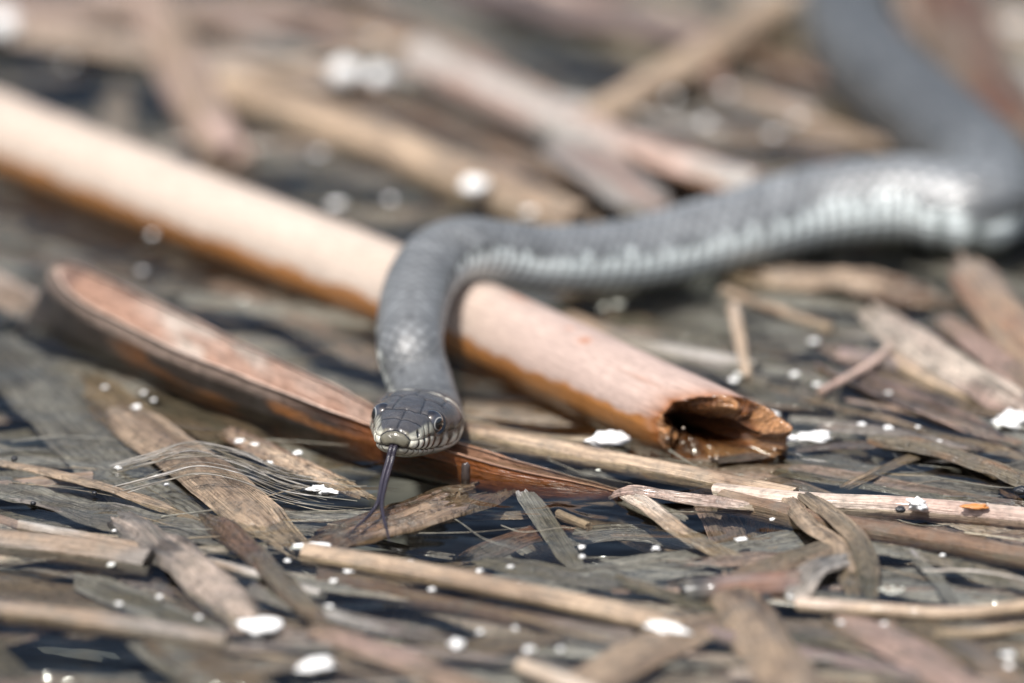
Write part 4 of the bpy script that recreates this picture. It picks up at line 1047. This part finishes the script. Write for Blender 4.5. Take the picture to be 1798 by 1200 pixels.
def build_litter():
    R = random.Random(21)
    cols = ['tan', 'grey', 'olive', 'pink', 'silver', 'mauve', 'straw', 'brown', 'pale']
    def piece(kind, px, py, h, ang, L, w, c0, c1, state, group, tilt=.08, **kw):
        a = P(px, py, h)
        d = np.array([math.cos(ang), math.sin(ang), 0])
        b = R.uniform(-.08, .08) * L
        nrm = np.array([-d[1], d[0], 0])
        if state != 'drowned' and any(clear(*pixel(a + d * L * f)) for f in (-.5, -.3, 0, .3, .5)): return      # the open water stays open
        pts = np.array([a - d * L / 2 + [0, 0, R.uniform(-tilt, tilt)], a - d * L / 6 + nrm * b, a + d * L / 6 + nrm * b, a + d * L / 2 + [0, 0, R.uniform(-tilt, tilt)]])
        if kind == 'stem':
            tube('dead_reed', pts, w / 2, c0, c1, world=True, n=16, label=' '.join(litter_label('reed', state, px, py, L, w, c0, c1, .42).split()), cat='reed', group=group, seed=R.randrange(1, 9999), flat=R.uniform(.5, 1), **kw)
        else:
            blade('sunken_leaf' if state == 'drowned' else 'reed_leaf', pts, w, c0, c1, world=True, m=18, curl=R.uniform(5, 45), roll=R.uniform(-8, 8), seed=R.randrange(1, 9999), label=' '.join(litter_label('blade', state, px, py, L, w, c0, c1, .65).split()), cat='reed leaf', group=group,
                  wav=R.uniform(.03, .10), taper=(R.uniform(.2, 1), R.uniform(.2, 1)), ragged=R.uniform(.2, .9), **kw)
    # drowned
    for i in range(230):
        px, py = R.uniform(-250, 2050), R.uniform(-150, 1330)
        if clear(px, py) and R.random() < .85: continue
        h = -abs(R.gauss(.2, .5)) - .12
        piece('blade', px, py, h, R.gauss(-.5, .5), R.uniform(4, 12), R.uniform(.3, 1.2), R.choice(['grey', 'olive', 'silver', 'pale', 'tan', 'pink', 'silver']), R.choice(['olive', 'grey', 'tan', 'silver']),
              'drowned', 'drowned blades under the surface', wet=.5, dark=.2)
    # floating, beyond the long reed
    for i in range(125):
        px, py = R.uniform(-250, 2050), R.uniform(-170, 330)
        if py > 175 + px * .38 or clear(px, py): continue
        if R.random() < .4:
            piece('stem', px, py, R.uniform(-.12, .08), R.gauss(-.75, .4), R.uniform(4, 12), R.uniform(.2, .6), R.choice(cols), R.choice(cols[:6]), 'floating', 'loose stems beyond the snake', dark=.2)
        else:
            piece('blade', px, py, R.uniform(-.2, .05), R.gauss(-.7, .45), R.uniform(4, 12), R.uniform(.3, .9), R.choice(cols), R.choice(cols[:6]), 'lying', 'limp blades beyond the snake', dark=.2)
    # right of the neck and around the broken end
    for i in range(90):
        px, py = R.uniform(900, 2000), R.uniform(500, 870)
        if py < 560 + (px - 900) * .1 or (px < 1460 and py > 545 + (px - 900) * .42): continue
        piece('blade' if R.random() < .75 else 'stem', px, py, R.uniform(-.22, .03), R.gauss(-.55, .35), R.uniform(2, 6), R.uniform(.10, .5), R.choice(cols), R.choice(cols[:6]), 'afloat', 'scraps around the broken reed end')
    # left, between the two reeds
    for i in range(12):
        px, py = R.uniform(-100, 300), R.uniform(380, 520)
        piece('blade', px, py, R.uniform(-.25, -.05), R.gauss(-.5, .4), R.uniform(2, 4), R.uniform(.3, .7), R.choice(cols), R.choice(cols[:6]), 'sunk', 'scraps between the two big reeds')
    # foreground
    for i in range(120):
        px, py = R.uniform(-250, 2050), R.uniform(890, 1330)
        if clear(px, py) or py < 900 + 60 * math.sin(px / 300.0): continue
        if R.random() < .3:
            piece('stem', px, py, R.uniform(-.15, .04), R.gauss(-.3, .3), R.uniform(4, 10), R.uniform(.10, .35), R.choice(cols), R.choice(cols[:6]), 'afloat', 'loose stems in the foreground')
        else:
            piece('blade', px, py, R.uniform(-.35, .0), R.gauss(-.35, .4), R.uniform(4, 10), R.uniform(.15, .7), R.choice(cols), R.choice(cols[:6]), 'spread', 'loose blades in the foreground')
    # fine straw fibres near the plane of focus
    for i in range(70):
        px, py = R.uniform(-100, 1900), R.uniform(770, 1010)
        if clear(px, py) and R.random() < .85: continue
        a = P(px, py, R.uniform(-.06, .06)); ang = R.gauss(-.25, .35); L = R.uniform(1.2, 4.5)
        d = np.array([math.cos(ang), math.sin(ang), 0]); nrm = np.array([-d[1], d[0], 0])
        pts = np.array([a - d * L / 2, a - d * L / 5 + nrm * R.uniform(-.35, .35), a + d * L / 5 + nrm * R.uniform(-.35, .35), a + d * L / 2])
        sc_ = R.choice(['cream', 'straw', 'silver', 'olive'])
        tube('straw', pts, R.uniform(.008, .024), sc_, 'silver', world=True, n=7, ragged=0, dark=.1, taper=(1, .3), seed=R.randrange(1, 9999),
             label='%s %s hair-thin straw near ' % ('long' if L > 3 else 'short', CW[sc_]) + nearest(px, py), cat='straw', group='hair-thin straws')
build_litter()

# ------------------------------------------------------------------ water, drawn up along everything that floats in it
def build_water():
    xs = np.concatenate([-np.geomspace(3000, 13.2, 14), np.arange(-13, 13.01, .07), np.geomspace(13.2, 3000, 14)])
    ys = np.concatenate([-np.geomspace(3000, 19.3, 14), np.arange(-19, 30.01, .085), np.geomspace(30.3, 3000, 14)])
    X, Y = np.meshgrid(xs, ys, indexing='ij')
    Z = .075 + .05 * (fbm(X * .22, Y * .22, 201, 2) - .5) + .012 * (fbm(X * .9 + Y * .3, Y * 1.5, 207, 2) - .5)
    far = np.hypot(X, Y - 5) > 40
    Z[far] = .075
    for q, r, lift in FLOATERS:
        lo, hi = q.min(0) - r - 1.2, q.max(0) + r + 1.2
        i0, i1 = np.searchsorted(xs, [lo[0], hi[0]]); j0, j1 = np.searchsorted(ys, [lo[1], hi[1]])
        if i1 <= i0 or j1 <= j0: continue
        xx, yy = X[i0:i1, j0:j1], Y[i0:i1, j0:j1]
        d = np.full(xx.shape, 99.0)
        for a, b in zip(q[:-1], q[1:]):
            if min(a[2], b[2]) > .9: continue
            ab = b[:2] - a[:2]
            t = np.clip(((xx - a[0]) * ab[0] + (yy - a[1]) * ab[1]) / (ab @ ab + 1e-9), 0, 1)
            d = np.minimum(d, np.hypot(xx - a[0] - t * ab[0], yy - a[1] - t * ab[1]))
        z = .075 + lift * np.exp(-np.maximum(d - r, 0) / .20)
        Z[i0:i1, j0:j1] = np.maximum(Z[i0:i1, j0:j1], z)
    V = np.stack([X, Y, Z], -1)
    obj('pond_water', V, grid_faces(len(xs), len(ys), False), M_WATER, kind='structure')
build_water()

for o in list(scene.objects):
    if '_base' in o.keys(): del o['_base']
